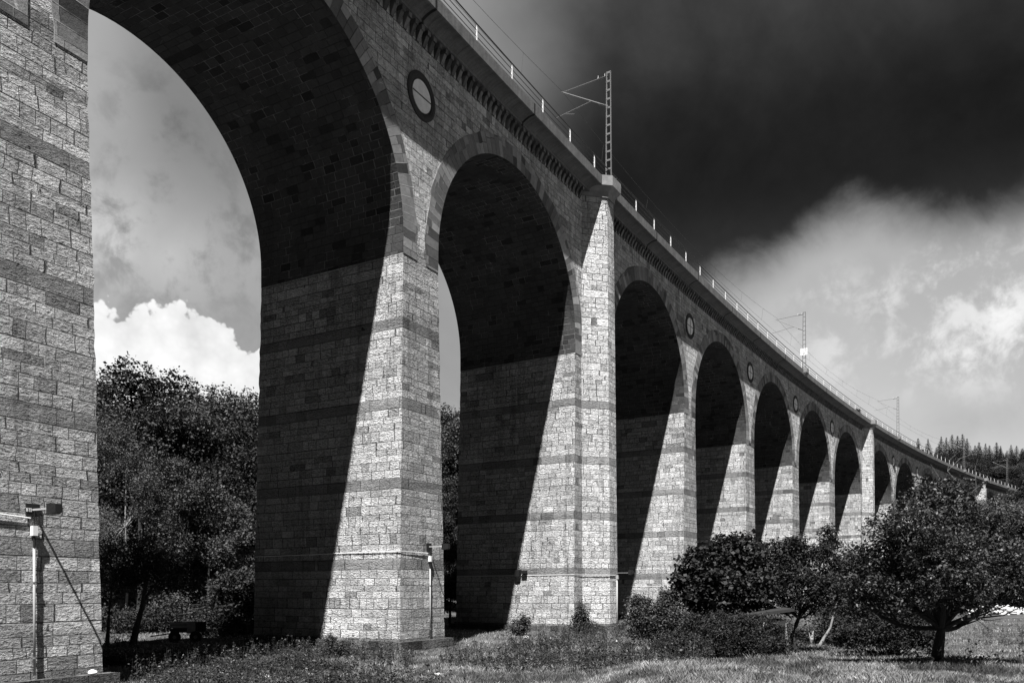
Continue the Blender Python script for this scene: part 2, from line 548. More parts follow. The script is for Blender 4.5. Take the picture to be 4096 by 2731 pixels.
for i in range(0, 14):
    mb = MB()
    c = arch_c[i]; pl = PIERS[i - 1]; pr = PIERS[i]
    a = (pl[0] + pl[1]) / 2 if i > 0 else S_BEG; b_ = (pr[0] + pr[1]) / 2
    R_ = RAD + RING
    lf = low_fn(c)
    for v, fl in ((0.0, False), (WID, True)):
        mb = MB()
        strip_wall(mb, a, c - R_, lf, WALLTOP, v, 1, fl)
        # cosine spacing for the round part
        ang = np.linspace(pi, 0, 41)
        for k in range(40):
            s0 = c + R_ * cos(ang[k]); s1 = c + R_ * cos(ang[k + 1])
            h0 = HC + R_ * sin(ang[k]); h1 = HC + R_ * sin(ang[k + 1])
            pts = [P(s0, v, h0), P(s1, v, h1), P(s1, v, WALLTOP), P(s0, v, WALLTOP)]; uv = [(s0, h0), (s1, h1), (s1, WALLTOP), (s0, WALLTOP)]
            if fl: pts, uv = pts[::-1], uv[::-1]
            mb.quad(pts, uv)
        strip_wall(mb, c + R_, b_, lf, WALLTOP, v, 1, fl)
        mb.build('spandrel_wall', M['wall'], VIA)
    # arch ring (front and back) standing 2 cm proud
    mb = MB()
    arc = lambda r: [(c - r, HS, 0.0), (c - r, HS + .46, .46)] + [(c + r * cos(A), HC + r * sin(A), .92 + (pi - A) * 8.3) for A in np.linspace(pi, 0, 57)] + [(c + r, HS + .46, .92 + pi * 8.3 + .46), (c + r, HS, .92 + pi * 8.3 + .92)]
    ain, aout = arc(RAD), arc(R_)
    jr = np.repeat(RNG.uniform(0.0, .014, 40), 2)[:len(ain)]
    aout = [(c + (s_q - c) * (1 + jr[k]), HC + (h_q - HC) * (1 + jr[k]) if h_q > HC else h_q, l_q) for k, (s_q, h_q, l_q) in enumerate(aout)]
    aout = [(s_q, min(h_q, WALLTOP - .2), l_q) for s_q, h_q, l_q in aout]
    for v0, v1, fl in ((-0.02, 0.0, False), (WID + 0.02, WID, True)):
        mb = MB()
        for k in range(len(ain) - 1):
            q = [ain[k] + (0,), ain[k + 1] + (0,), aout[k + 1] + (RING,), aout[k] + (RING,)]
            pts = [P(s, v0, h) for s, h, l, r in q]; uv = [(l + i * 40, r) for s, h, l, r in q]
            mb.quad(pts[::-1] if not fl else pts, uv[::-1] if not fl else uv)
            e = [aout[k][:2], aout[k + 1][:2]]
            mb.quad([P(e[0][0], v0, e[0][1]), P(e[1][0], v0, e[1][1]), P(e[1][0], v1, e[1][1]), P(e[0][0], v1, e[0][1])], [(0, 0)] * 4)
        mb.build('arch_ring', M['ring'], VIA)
    # vault
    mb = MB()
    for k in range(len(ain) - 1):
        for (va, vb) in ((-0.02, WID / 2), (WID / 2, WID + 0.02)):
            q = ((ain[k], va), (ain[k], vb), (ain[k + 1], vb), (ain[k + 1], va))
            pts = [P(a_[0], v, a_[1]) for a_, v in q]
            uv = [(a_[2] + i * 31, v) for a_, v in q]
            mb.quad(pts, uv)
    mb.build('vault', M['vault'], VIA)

# abutment beyond the last arch
mb = MB()
a = (PIERS[13][0] + PIERS[13][1]) / 2
mb.box(P, (a, 0, -5), (S_END, WID, WALLTOP))
mb.build('abutment', M['wall'], VIA)

BASE = -2.40
for i in range(-1, 14):
    BASE = -2.5 if i < 1 else -2.4
    L, R = PIERS[i]
    bu, bv = 0.42, 0.12
    mb = MB()
    top = [(L, 0.0), (R, 0.0), (R, WID), (L, WID)]
    bot = [(L - bu, -bv), (R + bu, -bv), (R + bu, WID + bv), (L - bu, WID + bv)]
    NH = 54
    JT = RNG.normal(0, .016, (NH + 1, 4, 2)) * np.array([1, .35]); JT[0] = 0; JT[-1] = 0
    for k in range(4):
        k2 = (k + 1) % 4
        for j in range(NH):
            f0, f1 = j / NH, (j + 1) / NH
            h0 = BASE + (HS - BASE) * f0; h1 = BASE + (HS - BASE) * f1
            def at(kk, f, h):
                ja, jb = JT[int(round(f * NH)), kk]
                return P(bot[kk][0] + (top[kk][0] - bot[kk][0]) * f + ja, bot[kk][1] + (top[kk][1] - bot[kk][1]) * f + jb, h)
            def cu(kk, f):
                s = bot[kk][0] + (top[kk][0] - bot[kk][0]) * f; v = bot[kk][1] + (top[kk][1] - bot[kk][1]) * f
                return s + 300 if k in (0, 2) else v + 13.7 * i + (500 if k == 1 else 700)
            mb.quad([at(k, f0, h0), at(k2, f0, h0), at(k2, f1, h1), at(k, f1, h1)], [(cu(k, f0), h0), (cu(k2, f0), h0), (cu(k2, f1), h1), (cu(k, f1), h1)])
    mb.quad([P(s, v, HS) for s, v in top], top)
    pier = mb.build('pier', M['pier'], VIA)
    mb = MB()
    o_ = 0.33
    zb = -3.7
    mb.box(P, (L - bu - o_, -bv - o_, zb), (R + bu + o_, WID + bv + o_, BASE))
    plin = mb.build('plinth', M['plinth'], VIA); plin.parent = pier
    if i in GROUPED:
        for side in (0, 1):
            mb = MB(); c = (L + R) / 2
            def pp(s, v, h): return P(s, v if side == 0 else WID - v, h)
            def outline(f):     # f 0 bottom .. 1 top
                e = 0.28 * (1 - f)
                return [(c - 1.8 - e, 0.0), (c - 0.52 - e * .5, -1.28 - e), (c + 0.52 + e * .5, -1.28 - e), (c + 1.8 + e, 0.0)]
            TOP = 26.6
            NH = 8
            for j in range(NH):
                f0, f1 = j / NH, (j + 1) / NH; h0 = BASE + (TOP - BASE) * f0; h1 = BASE + (TOP - BASE) * f1
                o0, o1 = outline(f0), outline(f1); d = 0
                for k in range(3):
                    w = math.dist(o0[k], o0[k + 1])
                    pts = [pp(*o0[k], h0), pp(*o0[k + 1], h0), pp(*o1[k + 1], h1), pp(*o1[k], h1)]
                    uv = [(900 + d, h0), (900 + d + w, h0), (900 + d + w, h1), (900 + d, h1)]; d += w
                    if side: pts, uv = pts[::-1], uv[::-1]
                    mb.quad(pts, uv)
            bt = mb.build('buttress', M['butt'], pier)
            # plinth of the buttress
            mb = MB()
            ob = [(c - 2.5, 0.0), (c - 0.9, -1.95), (c + 0.9, -1.95), (c + 2.5, 0.0)]
            for k in range(3):
                pts = [pp(*ob[k], zb), pp(*ob[k + 1], zb), pp(*ob[k + 1], BASE + .003), pp(*ob[k], BASE + .003)]
                mb.quad(pts, [(k * 3, zb), (k * 3 + 2, zb), (k * 3 + 2, BASE), (k * 3, BASE)])
            mb.quad([pp(*q, BASE + .003) for q in ob], ob)
            q_ = mb.build('buttress_plinth', M['plinth'], pier)
            # concrete neck and cap
            mb = MB()
            levels = [(26.4, 0.0, 1.0), (26.95, 0.0, 1.0), (27.2, 0.0, 0.0)]
            def ring_o(e): return [(c - 1.86 - e, 0.05), (c - 0.56 - e * .35, -1.34 - e), (c + 0.56 + e * .35, -1.34 - e), (c + 1.86 + e, 0.05)]
            prof = [(26.52, 0.03), (26.9, 0.05), (27.2, 0.42), (27.72, 0.42), (27.86, 0.42)]
            for (h0, e0), (h1, e1) in zip(prof[:-1], prof[1:]):
                r0, r1 = ring_o(e0), ring_o(e1)
                for k in range(3):
                    pts = [pp(*r0[k], h0), pp(*r0[k + 1], h0), pp(*r1[k + 1], h1), pp(*r1[k], h1)]
                    mb.quad(pts if not side else pts[::-1], [(0, 0)] * 4)
            mb.quad([pp(*q, 27.86) for q in ring_o(.42)], [(0, 0)] * 4)
            mb.quad([pp(*q, 26.52) for q in ring_o(.03)][::-1], [(0, 0)] * 4)
            mb.build('cap', M['concrete'], pier)
    elif i >= 0:
        # round blind window above the pier
        c = (L + R) / 2; hc = 23.68
        for side in (0,):
            mb = MB(); N = 36
            pr = [(1.12, 0.0), (1.12, -0.06), (0.98, -0.09), (0.86, -0.06), (0.82, -0.02), (0.72, -0.012)]
            for k in range(N):
                A0, A1 = 2 * pi * k / N, 2 * pi * (k + 1) / N
                for (r0, v0), (r1, v1) in zip(pr[:-1], pr[1:]):
                    mb.quad([P(c + r0 * cos(A0), v0, hc + r0 * sin(A0)), P(c + r0 * cos(A1), v0, hc + r0 * sin(A1)), P(c + r1 * cos(A1), v1, hc + r1 * sin(A1)), P(c + r1 * cos(A0), v1, hc + r1 * sin(A0))], [(0, 0)] * 4)
            rg = mb.build('oculus_surround', M['oculus'], VIA)
            mb = MB()
            mb.quad([P(c + .74 * cos(2 * pi * k / N), -0.05, hc + .74 * sin(2 * pi * k / N)) for k in range(N)], [(0, 0)] * N)
            for k in range(N):
                A0, A1 = 2 * pi * k / N, 2 * pi * (k + 1) / N
                mb.quad([P(c + .74 * cos(A), v, hc + .74 * sin(A)) for A, v in ((A0, -.05), (A1, -.05), (A1, -.005), (A0, -.005))], [(0, 0)] * 4)
            pn = mb.build('round_panel', M['panel'], rg)
            mb = MB()
            mb.box(P, (c - .74, -0.062, hc - .03), (c + .74, -0.049, hc + .03))
            if i > 2: mb.box(P, (c - .03, -0.066, hc - .74), (c + .03, -0.049, hc + .74))
            mb.build('panel_seam', M['black'], rg)

# deck with parapet, soffit and far side
ss = np.arange(S_BEG, S_END + .1, 2.33)
def extrude(name, prof, mat, parent, inset=None):
    mb = MB()
    for a, b_ in zip(ss[:-1], ss[1:]):
        d = 0
        for (v0, h0), (v1, h1) in zip(prof[:-1], prof[1:]):
            w = math.hypot(v1 - v0, h1 - h0)
            mb.quad([P(a, v0, h0), P(b_, v0, h0), P(b_, v1, h1), P(a, v1, h1)], [(a, d), (b_, d), (b_, d + w), (a, d + w)]); d += w
    return mb.build(name, mat, parent)


m, nt, b = new_mat('parapet_concrete', 0.9, 0.2)
uvn = nt.nodes.new('ShaderNodeTexCoord'); U, V, _ = xyz(nt, uvn.outputs['UV'])
geo = nt.nodes.new('ShaderNodeNewGeometry'); POS = geo.outputs['Position']
js = (U / 2.45).fract(); jm = js.min(1.0 - js).ss(0.002, 0.012)
jb = (U / 9.8 + .3).fract(); jbm = jb.min(1.0 - jb).ss(0.006, 0.011)
sv_ = noise(nt, comb(nt, U * 5, V * .6, 0), 1.0, 4, .65)
nn = noise(nt, POS, 1.2, 5, .7); n4 = noise(nt, POS, 12, 4, .7)
val = (nn * 1.1 + .35) * (sv_ * 1.1 + .4) * (n4 * .6 + .7) * 0.15 * (jm * .35 + .65) * (jbm * .85 + .15)
setgrey(nt, b, val); setbump(nt, b, n4 * .01 + nn * .02 + jbm * .03)
M['parapet'] = m
soffit = plain('soffit_concrete', 0.13, 0.9, 0.6, 1.5, 0.01)
par = extrude('parapet', [(-0.95, 27.80), (-1.2, 27.82), (-1.2, 27.2), (-1.12, 27.17), (-1.0, 27.165), (-0.82, 27.13), (-0.62, 27.05), (-0.42, 26.94), (-0.42, 26.80), (0.0, 26.80)], M['parapet'], VIA)
extrude('rear_parapet', [(WID + .95, 27.80), (WID + 1.2, 27.82), (WID + 1.2, 27.2), (WID + .42, 26.94), (WID, 26.80)], M['parapet'], VIA)
extrude('track_bed', [(-0.95, 27.80), (-0.95, 27.45), (WID + .95, 27.45), (WID + .95, 27.8)], M['concrete'], VIA)

# corbel course under the soffit: a repeated pattern along the wall, one mesh
mb = MB()
sv = S_BEG + .3
k = 0
while sv < S_END:
    near = False
    for i in GROUPED:
        c = sum(PIERS[i]) / 2
        if abs(sv - c) < 1.95: near = True
    if not near:
        w = 0.105 + 0.015 * RNG.random(); j = RNG.normal(0, .012)
        a, b_ = sv - w + j, sv + w + j
        mb.box(P, (a, -0.36, 26.58), (b_, 0.0, 26.80))
        q = [P(a, -0.27, 26.575), P(b_, -0.27, 26.575), P(b_, -0.05, 26.14), P(a, -0.05, 26.14)]
        mb.quad(q, [(0, 0)] * 4)
        mb.quad([P(a, -0.27, 26.575), P(a, -0.05, 26.14), P(a, 0.0, 26.14), P(a, 0.0, 26.575)], [(0, 0)] * 4)
        mb.quad([P(b_, -0.27, 26.575), P(b_, 0.0, 26.575), P(b_, 0.0, 26.14), P(b_, -0.05, 26.14)], [(0, 0)] * 4)
        mb.quad([P(a, -0.05, 26.14), P(b_, -0.05, 26.14), P(b_, 0.0, 26.14), P(a, 0.0, 26.14)], [(0, 0)] * 4)
    sv += 0.5
mb.build('corbel_course', M['corbel'], VIA)

# ------------------------------------------------------------------ railing
RAIL = empty('railing', P(0, -1.1, 27.8))
tag(RAIL, 'steel railing with pale flat posts along the edge of the viaduct deck', 'railing')
def text_mesh(txt, size, depth, mat):
    cu = bpy.data.curves.new('digits', 'FONT'); cu.body = txt; cu.size = size; cu.align_x = 'CENTER'; cu.align_y = 'CENTER'; cu.extrude = depth
    t_ = bpy.data.objects.new('digits_source', cu); me = bpy.data.meshes.new_from_object(t_)
    bpy.data.objects.remove(t_); me.materials.clear(); me.materials.append(mat)
    o = bpy.data.objects.new('digits', me); COL.objects.link(o); return o


def to_local(o, root):
    """parent a mesh built in world coordinates under a root that has its own place"""
    o.parent = root
    bpy.context.view_layer.update()
    o.matrix_parent_inverse = root.matrix_world.inverted()


rs = np.arange(-16, S_END, 1.8)
for h, r in ((28.78, 0.035), (28.45, 0.02), (28.12, 0.02)):
    mb = MB(); mb.tube([P(s, -1.10, h) for s in rs], r, 6)
    to_local(mb.build('rail', M['railpaint']), RAIL)
sp = -12.2
while sp < S_END:
    near = any(abs(sp - sum(PIERS[i]) / 2) < 0.5 for i in GROUPED)
    mb = MB()
    a = 0.012
    prof = [(-1.155, 27.78), (-1.06, 27.78), (-1.06, 28.86), (-1.08, 28.86), (-1.155, 28.5)]
    mb.quad([P(sp - a, v, h) for v, h in prof][::-1], [(0, 0)] * 5)
    mb.quad([P(sp + a, v, h) for v, h in prof], [(0, 0)] * 5)
    for k in range(5):
        (v0, h0), (v1, h1) = prof[k], prof[(k + 1) % 5]
        mb.quad([P(sp - a, v0, h0), P(sp - a, v1, h1), P(sp + a, v1, h1), P(sp + a, v0, h0)], [(0, 0)] * 4)
    to_local(mb.build('post', M['post']), RAIL)
    sp += 3.62


# ------------------------------------------------------------------ catenary
def frame_at(s, v, h):
    o = P(s, v, h); t = TH0 + s / RC
    return o, math.atan2(cos(t), sin(t))       # rotation so that local +x runs along the deck


def mast(s, v, base, top, label, arm=True, sign=None, flip=1, wid=0.42):
    """local x along the deck, local y away from the camera side, z up"""
    loc, rz = frame_at(s, v, base)
    t = TH0 + s / RC
    root = empty('catenary_mast', loc, pi / 2 - t)
    tag(root, label, 'mast', 'overhead line masts on the viaduct')
    H = top - base
    mb = MB()
    idf = lambda x, y, z: (x, y, z)
    for sx in (-1, 1):
        b0, b1 = wid / 2, wid / 2 * .72
        for z0, z1 in ((0, H / 2), (H / 2, H)):
            x0 = sx * (b0 + (b1 - b0) * z0 / H); x1 = sx * (b0 + (b1 - b0) * z1 / H)
            # channel: web and two flanges
            for (ya, yb, xa, xb) in ((-.04, .04, 0, .02), (-.04, -.028, -.04, .02), (.028, .04, -.04, .02)):
                c = [(x0 + sx * xa, ya, z0), (x0 + sx * xb, ya, z0), (x0 + sx * xb, yb, z0), (x0 + sx * xa, yb, z0)]
                d = [(x1 + sx * xa, ya, z1), (x1 + sx * xb, ya, z1), (x1 + sx * xb, yb, z1), (x1 + sx * xa, yb, z1)]
                c = [(q_[1], q_[0], q_[2]) for q_ in c]; d = [(q_[1], q_[0], q_[2]) for q_ in d]
                for k in range(4):
                    k2 = (k + 1) % 4; mb.quad([c[k], c[k2], d[k2], d[k]])
    mb.build('channel_pair', M['steel']).parent = root
    mb = MB(); n = 13
    for k in range(n):
        z = 0.25 + (H - .3) * k / (n - 1); hw = wid / 2 * (1 - .28 * z / H) + .012
        for y in (-.052, .042): mb.box(idf, (y, -hw, z - .03), (y + .010, hw, z + .03))
    mb.build('batten', M['steel']).parent = root
    mb = MB(); mb.box(idf, (-.42, -.3, -.25), (.42, .3, .0)); mb.build('footing', M['concrete']).parent = root
    if arm:
        zt = H - .25; zl = H - 2.35
        mb = MB(); yb = 3.5
        mb.tube([(0, .05, zt), (0, yb, zt - .10)], .028, 6)
        mb.tube([(0, .05, zl), (0, yb + .1, zt - .05)], .034, 6)
        mb.tube([(0, 1.25, zl + .72), (0, yb + .55, zl + .35)], .024, 6)
        mb.tube([(0, yb - .2, zl + .42), (0, yb - .9, zl + .2)], .014, 5)
        mb.build('cantilever', M['steel']).parent = root
        mb = MB()
        for (y0, z0, y1, z1) in ((.25, zt - .01, .75, zt - .03), (.25, zl + .12, .72, zl + .33)):
            for k in range(7):
                f = k / 6; y = y0 + (y1 - y0) * f; z = z0 + (z1 - z0) * f
                mb.tube([(0, y - .02, z), (0, y + .02, z)], .075 if k % 2 == 0 else .045, 8)
        mb.build('insulator', M['ceramic']).parent = root
        mb = MB()
        for y in (.3, .8): mb.tube([(0, y, zt), (.05, y, zt + .25)], [.02, .005], 5)
        mb.build('spike', M['white']).parent = root
    if sign:
        mb = MB(); mb.box(idf, (-.16, -.42, 1.75), (-.14, .42, 2.62)); sg = mb.build('number_plate', M['white']); sg.parent = root
        for txt, z, sz in ((sign[0], 2.4, .46), (sign[1], 1.98, .46)):
            to = text_mesh(txt, sz, .003, M['black']); to.parent = sg
            to.location = (-.166, 0, z); to.rotation_euler = (pi / 2, 0, -pi / 2)
    return root


mast(37.1, -1.15, 27.95, 35.45, 'lattice mast on the nearest buttress cap, standing against the dark storm cloud')
mast(93.9, -1.15, 27.95, 35.2, 'lattice mast carrying the white 112 number plate', sign=('112', '0'))
mast(151.0, -1.15, 27.95, 35.2, 'lattice mast just right of the second buttress, against pale sky')
mast(207.5, -1.15, 27.95, 35.2, 'lattice mast rising in front of the dark firs, left of the third buttress')
mast(250.5, -1.15, 27.95, 35.2, 'last lattice mast near the viaduct end, beside the steel gantry')
mast(176, WID + .9, 28.0, 36.0, 'lone mast top of the far track showing over the fir wood', arm=False)

# small concrete brackets that carry the masts between the piers
for s in (93.9, 151.0, 207.5, 250.5):
    mb = MB(); mb.box(P, (s - .55, -1.62, 27.42), (s + .55, -1.2, 27.9))
    for k in range(1): pass
    mb.quad([P(s - .55, -1.62, 27.42), P(s + .55, -1.62, 27.42), P(s + .4, -1.2, 27.05), P(s - .4, -1.2, 27.05)])
    mb.quad([P(s - .55, -1.62, 27.42), P(s - .4, -1.2, 27.05), P(s - .55, -1.2, 27.42)])
    mb.quad([P(s + .55, -1.62, 27.42), P(s + .55, -1.2, 27.42), P(s + .4, -1.2, 27.05)])
    mb.build('mast_bracket', M['concrete'], VIA)

supports = [-19.5, 37.1, 93.9, 151.0, 207.5, 250.5, 300]
def wire(name, v, hs, sag, label, r=.014, cat='wire'):
    mb = MB()
    for a, b_ in zip(supports[:-1], supports[1:]):
        pts = []
        for k in range(13):
            f = k / 12; pts.append(P(a + (b_ - a) * f, v, hs - sag * 4 * f * (1 - f)))
        mb.tube(pts, r, 4)
    o = mb.build(name, M['wire']); tag(o, label, cat, 'overhead line wires'); return o


CAT = empty('overhead_line', P(0, 2.3, 34)); tag(CAT, 'thin overhead contact and carrier wires strung from mast to mast above the deck', 'wire')
for nm, v, h, sg in (('carrier_wire', 2.35, 35.1, 1.1), ('contact_wire', 2.5, 33.35, 0.05)):
    mb = MB()
    for a, b_ in zip(supports[:-1], supports[1:]):
        mb.tube([P(a + (b_ - a) * k / 12, v, h - sg * 4 * (k / 12) * (1 - k / 12)) for k in range(13)], .013, 4)
    to_local(mb.build(nm, M['wire']), CAT)
for a, b_ in zip(supports[:-1], supports[1:]):
    for f in (.12, .28, .44, .6, .76, .9):
        s = a + (b_ - a) * f; mb = MB()
        mb.tube([P(s, 2.35, 35.1 - 1.1 * 4 * f * (1 - f)), P(s, 2.5, 33.32)], .008, 4)
        to_local(mb.build('dropper', M['wire']), CAT)
mb = MB()
for a, b_ in zip(supports[:-1], supports[1:]):
    mb.tube([P(a + (b_ - a) * k / 12, 6.9, 34.9 - 1.1 * 4 * (k / 12) * (1 - k / 12)) for k in range(13)], .013, 4)
tag(mb.build('far_track_wire', M['wire']), 'single thin wire above the rear track, behind the others', 'wire')

# ------------------------------------------------------------------ gantry by the viaduct end
gl = (4062 - 2048) / FPX * 262
G = empty('signal_gantry', (gl, 262, 27.5)); tag(G, 'steel gantry walkway on lattice posts beyond the end of the viaduct', 'gantry')
idf = lambda x, y, z: (x, y, z)
for x in (-2.6, 2.2 + .9):
    mb = MB()
    for sx in (-.35, .35):
        mb.box(idf, (x + sx - .06, -.06, -3), (x + sx + .06, .06, 8.2))
    for k in range(14): mb.box(idf, (x - .35, -.08, -2 + k * .75), (x + .35, -.065, -1.85 + k * .75))
    mb.build('lattice_post', M['steel']).parent = G
mb = MB(); mb.box(idf, (-4, -.7, 5.1), (14, .7, 5.35)); mb.build('walkway', M['steel']).parent = G
mb = MB()
mb.tube([(-4, -.7, 6.5), (14, -.7, 6.5)], .05, 5); mb.tube([(-4, -.7, 5.9), (14, -.7, 5.9)], .03, 5)
for k in range(10): mb.tube([(-4 + 2 * k, -.7, 5.3), (-4 + 2 * k, -.7, 6.5)], .035, 5)
mb.build('guard_rail', M['steel']).parent = G
mb = MB(); mb.tube([(-4.6, -.8, 1.0), (2.2, -.8, 5.0)], .1, 5); mb.tube([(-2.6, -.8, 1.6), (3, -.8, 2.6)], .08, 5)
mb.build('brace', M['steel']).parent = G

# ------------------------------------------------------------------ pipes and floodlights on the piers
def lamp_set(i, sL, hh, arm_len, number, lab_l, lab_p, base=BASE, scale=1.0):
    """hh: height of the lamp arm. sL: s of the downpipe"""
    f = (hh - BASE) / (HS - BASE)
    vf = lambda h: -0.12 * (1 - (h - BASE) / (HS - BASE))
    pr = empty('downpipe', P(sL, vf(base) - .06, base)); tag(pr, lab_p, 'pipe', 'pipes and cables on the piers')
    mb = MB(); mb.tube([P(sL, vf(h) - .08, h) for h in (base + .02, hh - 1.05)], .034, 10); to_local(mb.build('pipe', M['grey'], smooth=True), pr)
    mb = MB(); mb.box(P, (sL - .07, vf(hh) - .16, hh - .72), (sL + .07, vf(hh) - .02, hh - .45)); to_local(mb.build('junction_box', M['white']), pr)
    mb = MB(); mb.tube([P(sL, vf(hh) - .1, hh - 1.06), P(sL, vf(hh) - .1, hh - .73)], .035, 8); mb.tube([P(sL, vf(hh) - .1, hh - .45), P(sL, vf(hh) - .12, hh - .02)], .012, 5)
    to_local(mb.build('cable_sleeve', M['black']), pr)
    mb = MB()
    for h in (base + .5, base + 2.6):
        mb.tube([P(sL, vf(h) - .08, h - .02), P(sL, vf(h) - .08, h + .02)], .052, 10)
    to_local(mb.build('clamp', M['steel']), pr)
    fl = empty('floodlight', P(sL, vf(hh), hh)); tag(fl, lab_l, 'floodlight', 'floodlights on the piers')
    mb = MB(); mb.box(P, (sL - .19, vf(hh) - .05, hh - .18), (sL + .19, vf(hh) - .0, hh + .17)); to_local(mb.build('back_plate', M['black']), fl)
    mb = MB(); mb.box(P, (sL - .025, vf(hh) - arm_len, hh - .025), (sL + .025, vf(hh) - .02, hh + .025)); to_local(mb.build('bracket_arm', M['grey']), fl)
    mb = MB(); vv = vf(hh) - arm_len
    mb.box(P, (sL - .12, vv - .10, hh - .16), (sL + .12, vv + .12, hh + .13))
    fa = [(sL - .12, vv - .10, hh - .16), (sL + .12, vv - .10, hh - .16), (sL + .12, vv - .10, hh + .13), (sL - .12, vv - .10, hh + .13)]
    fb = [(sL - .09, vv - .24, hh - .12), (sL + .09, vv - .24, hh - .12), (sL + .09, vv - .24, hh + .11), (sL - .09, vv - .24, hh + .11)]
    for k in range(4): mb.quad([P(*fa[k]), P(*fa[(k + 1) % 4]), P(*fb[(k + 1) % 4]), P(*fb[k])])
    mb.quad([P(*q_) for q_ in fb])
    to_local(mb.build('housing', M['black']), fl)
    mb = MB(); mb.box(P, (sL - .045, vv + .12, hh - .045), (sL + .045, vv + .2, hh + .045)); to_local(mb.build('mount', M['white']), fl)
    if number:
        mb = MB(); mb.box(P, (sL - .19, vf(hh) - .062, hh - .06), (sL - .05, vf(hh) - .051, hh + .04)); pl = mb.build('number_plate', M['white']); to_local(pl, fl)
        to = text_mesh(number, .105, .001, M['black'])
        to.location = P(sL - .12, vf(hh) - .066, hh - .01); to.rotation_euler = (pi / 2, 0, pi / 2 - (TH0 + sL / RC))
        to_local(to, pl)


def cable(pts, label):
    mb = MB(); mb.tube(pts, .022, 6); tag(mb.build('conduit', M['white']), label, 'pipe', 'pipes and cables on the piers')


lamp_set(0, -1.72, 2.22, 0.95, '21', 'black floodlight with white number 21 plate on the left pier', 'grey downpipe with white junction box on the left pier')
lamp_set(1, 17.62, 2.08, 0.95, None, 'black floodlight on an arm on the second pier', 'grey downpipe with white box on the second pier')
b1 = sum(PIERS[2]) / 2
def vfr(h): return -0.12 * (1 - (h - BASE) / (HS - BASE)) - .03
cable([P(-3.1, vfr(2) - .02, 2.06), P(-1.8, vfr(2) - .02, 1.98)], 'thin white conduit running across the left pier to its floodlight')
L1, R1 = PIERS[1]
e1 = 0.42 * (1 - (1.75 - BASE) / (HS - BASE)) + .03
cable([P(L1 - e1, WID + .05, 1.70), P(L1 - e1, -.12, 1.78), P(17.5, -.14, 1.76)], 'thin white conduit wrapping the corner of the second pier')
L2, R2 = PIERS[2]
e2 = e1
cable([P(L2 - e2, WID + .05, .95), P(L2 - e2, -.12, .98), P(b1 - 2.04, -.14, .98), P(b1 - .72, -1.56, .98), P(b1 + .2, -1.56, .98)], 'thin white conduit round the foot of the first buttress')
L3, R3 = PIERS[3]
cable([P(L3 - e2, WID + .05, .28), P(L3 - e2, -.12, .3), P(L3 + .8, -.14, .3)], 'thin white conduit low on the third arch pier')
# buttress pipe with its lamp
pr = empty('downpipe', P(b1 + .35, -1.7, BASE)); tag(pr, 'slim pipe on the front of the nearest buttress', 'pipe', 'pipes and cables on the piers')
mb = MB(); mb.tube([P(b1 + .35, -1.63, -3.0), P(b1 + .35, -1.62, .7)], .05, 8); to_local(mb.build('pipe', M['grey'], smooth=True), pr)
mb = MB(); mb.box(P, (b1 + .27, -1.72, .72), (b1 + .43, -1.6, 1.0)); to_local(mb.build('junction_box', M['grey']), pr)
fl = empty('floodlight', P(b1 + .35, -1.6, 1.1)); tag(fl, 'small black floodlight reaching out from the nearest buttress', 'floodlight', 'floodlights on the piers')
mb = MB(); mb.box(P, (b1 + .3, -2.5, 1.12), (b1 + .36, -1.58, 1.17)); to_local(mb.build('bracket_arm', M['steel']), fl)
mb = MB(); mb.box(P, (b1 + .18, -2.75, 1.02), (b1 + .48, -2.5, 1.32)); mb.box(P, (b1 + .24, -2.85, 1.08), (b1 + .42, -2.75, 1.26)); to_local(mb.build('housing', M['black']), fl)
mb = MB(); vv = 4.0
mb.box(lambda a, b_, c_: P(L2 - e2 - a, b_, c_), (0.0, 3.9, .9), (.3, 4.3, 1.35)); mb.box(lambda a, b_, c_: P(L2 - e2 - a, b_, c_), (0.05, 3.4, 1.1), (.25, 3.8, 1.3))
tag(mb.build('lamp_box', M['black']), 'pair of black lamp boxes in the shaded inner side of the buttressed pier', 'lamp')

# ------------------------------------------------------------------ plants
def leaves(centres, size, rng, flat=0.5, aspect=0.5, bias=None, fold=0.0):
    """rhombic leaves around given centres -> V, F"""
    n = len(centres)
    a = rng.normal(size=(n, 3)); a[:, 2] *= (1 - flat); a[:, 2] -= .15
    if bias is not None: a += bias
    a /= np.linalg.norm(a, axis=1)[:, None]
    up = rng.normal(size=(n, 3)) * 0.65 + np.array([0, 0, 1.0])
    b_ = np.cross(a, up); b_ /= (np.linalg.norm(b_, axis=1)[:, None] + 1e-9)
    nrm = np.cross(b_, a)
    L = (size * rng.uniform(.6, 1.35, n))[:, None]; W = L * aspect
    p0 = centres; p1 = centres + a * L * .45 + b_ * W * .5 + nrm * L * .06; p2 = centres + a * L - nrm * L * .1; p3 = centres + a * L * .45 - b_ * W * .5 + nrm * L * .06
    V = np.stack([p0, p1, p2, p3], 1).reshape(-1, 3)
    F = np.arange(4 * n).reshape(n, 4)
    return V, F


def crown_points(lobes, n_cl, per, spread, rng, shell=0.55):
    vol = np.array([l[3] * l[4] * l[5] for l in lobes]) ** (2 / 3)
    pick = rng.choice(len(lobes), n_cl, p=vol / vol.sum())
    d = rng.normal(size=(n_cl, 3)); d /= np.linalg.norm(d, axis=1)[:, None]
    r = (shell + (1 - shell) * rng.random(n_cl)) ; r = np.where(rng.random(n_cl) < .22, rng.random(n_cl) * .7, r)
    r = r * (1 + rng.normal(0, .13, n_cl)) * np.where(rng.random(n_cl) < .07, 1.22, 1.0)
    lb = np.array(lobes)[pick]
    cl = lb[:, :3] + d * r[:, None] * lb[:, 3:6]
    pts = np.repeat(cl, per, 0) + rng.normal(size=(n_cl * per, 3)) * spread * np.array([1, 1, .7])
    return cl, pts, pick


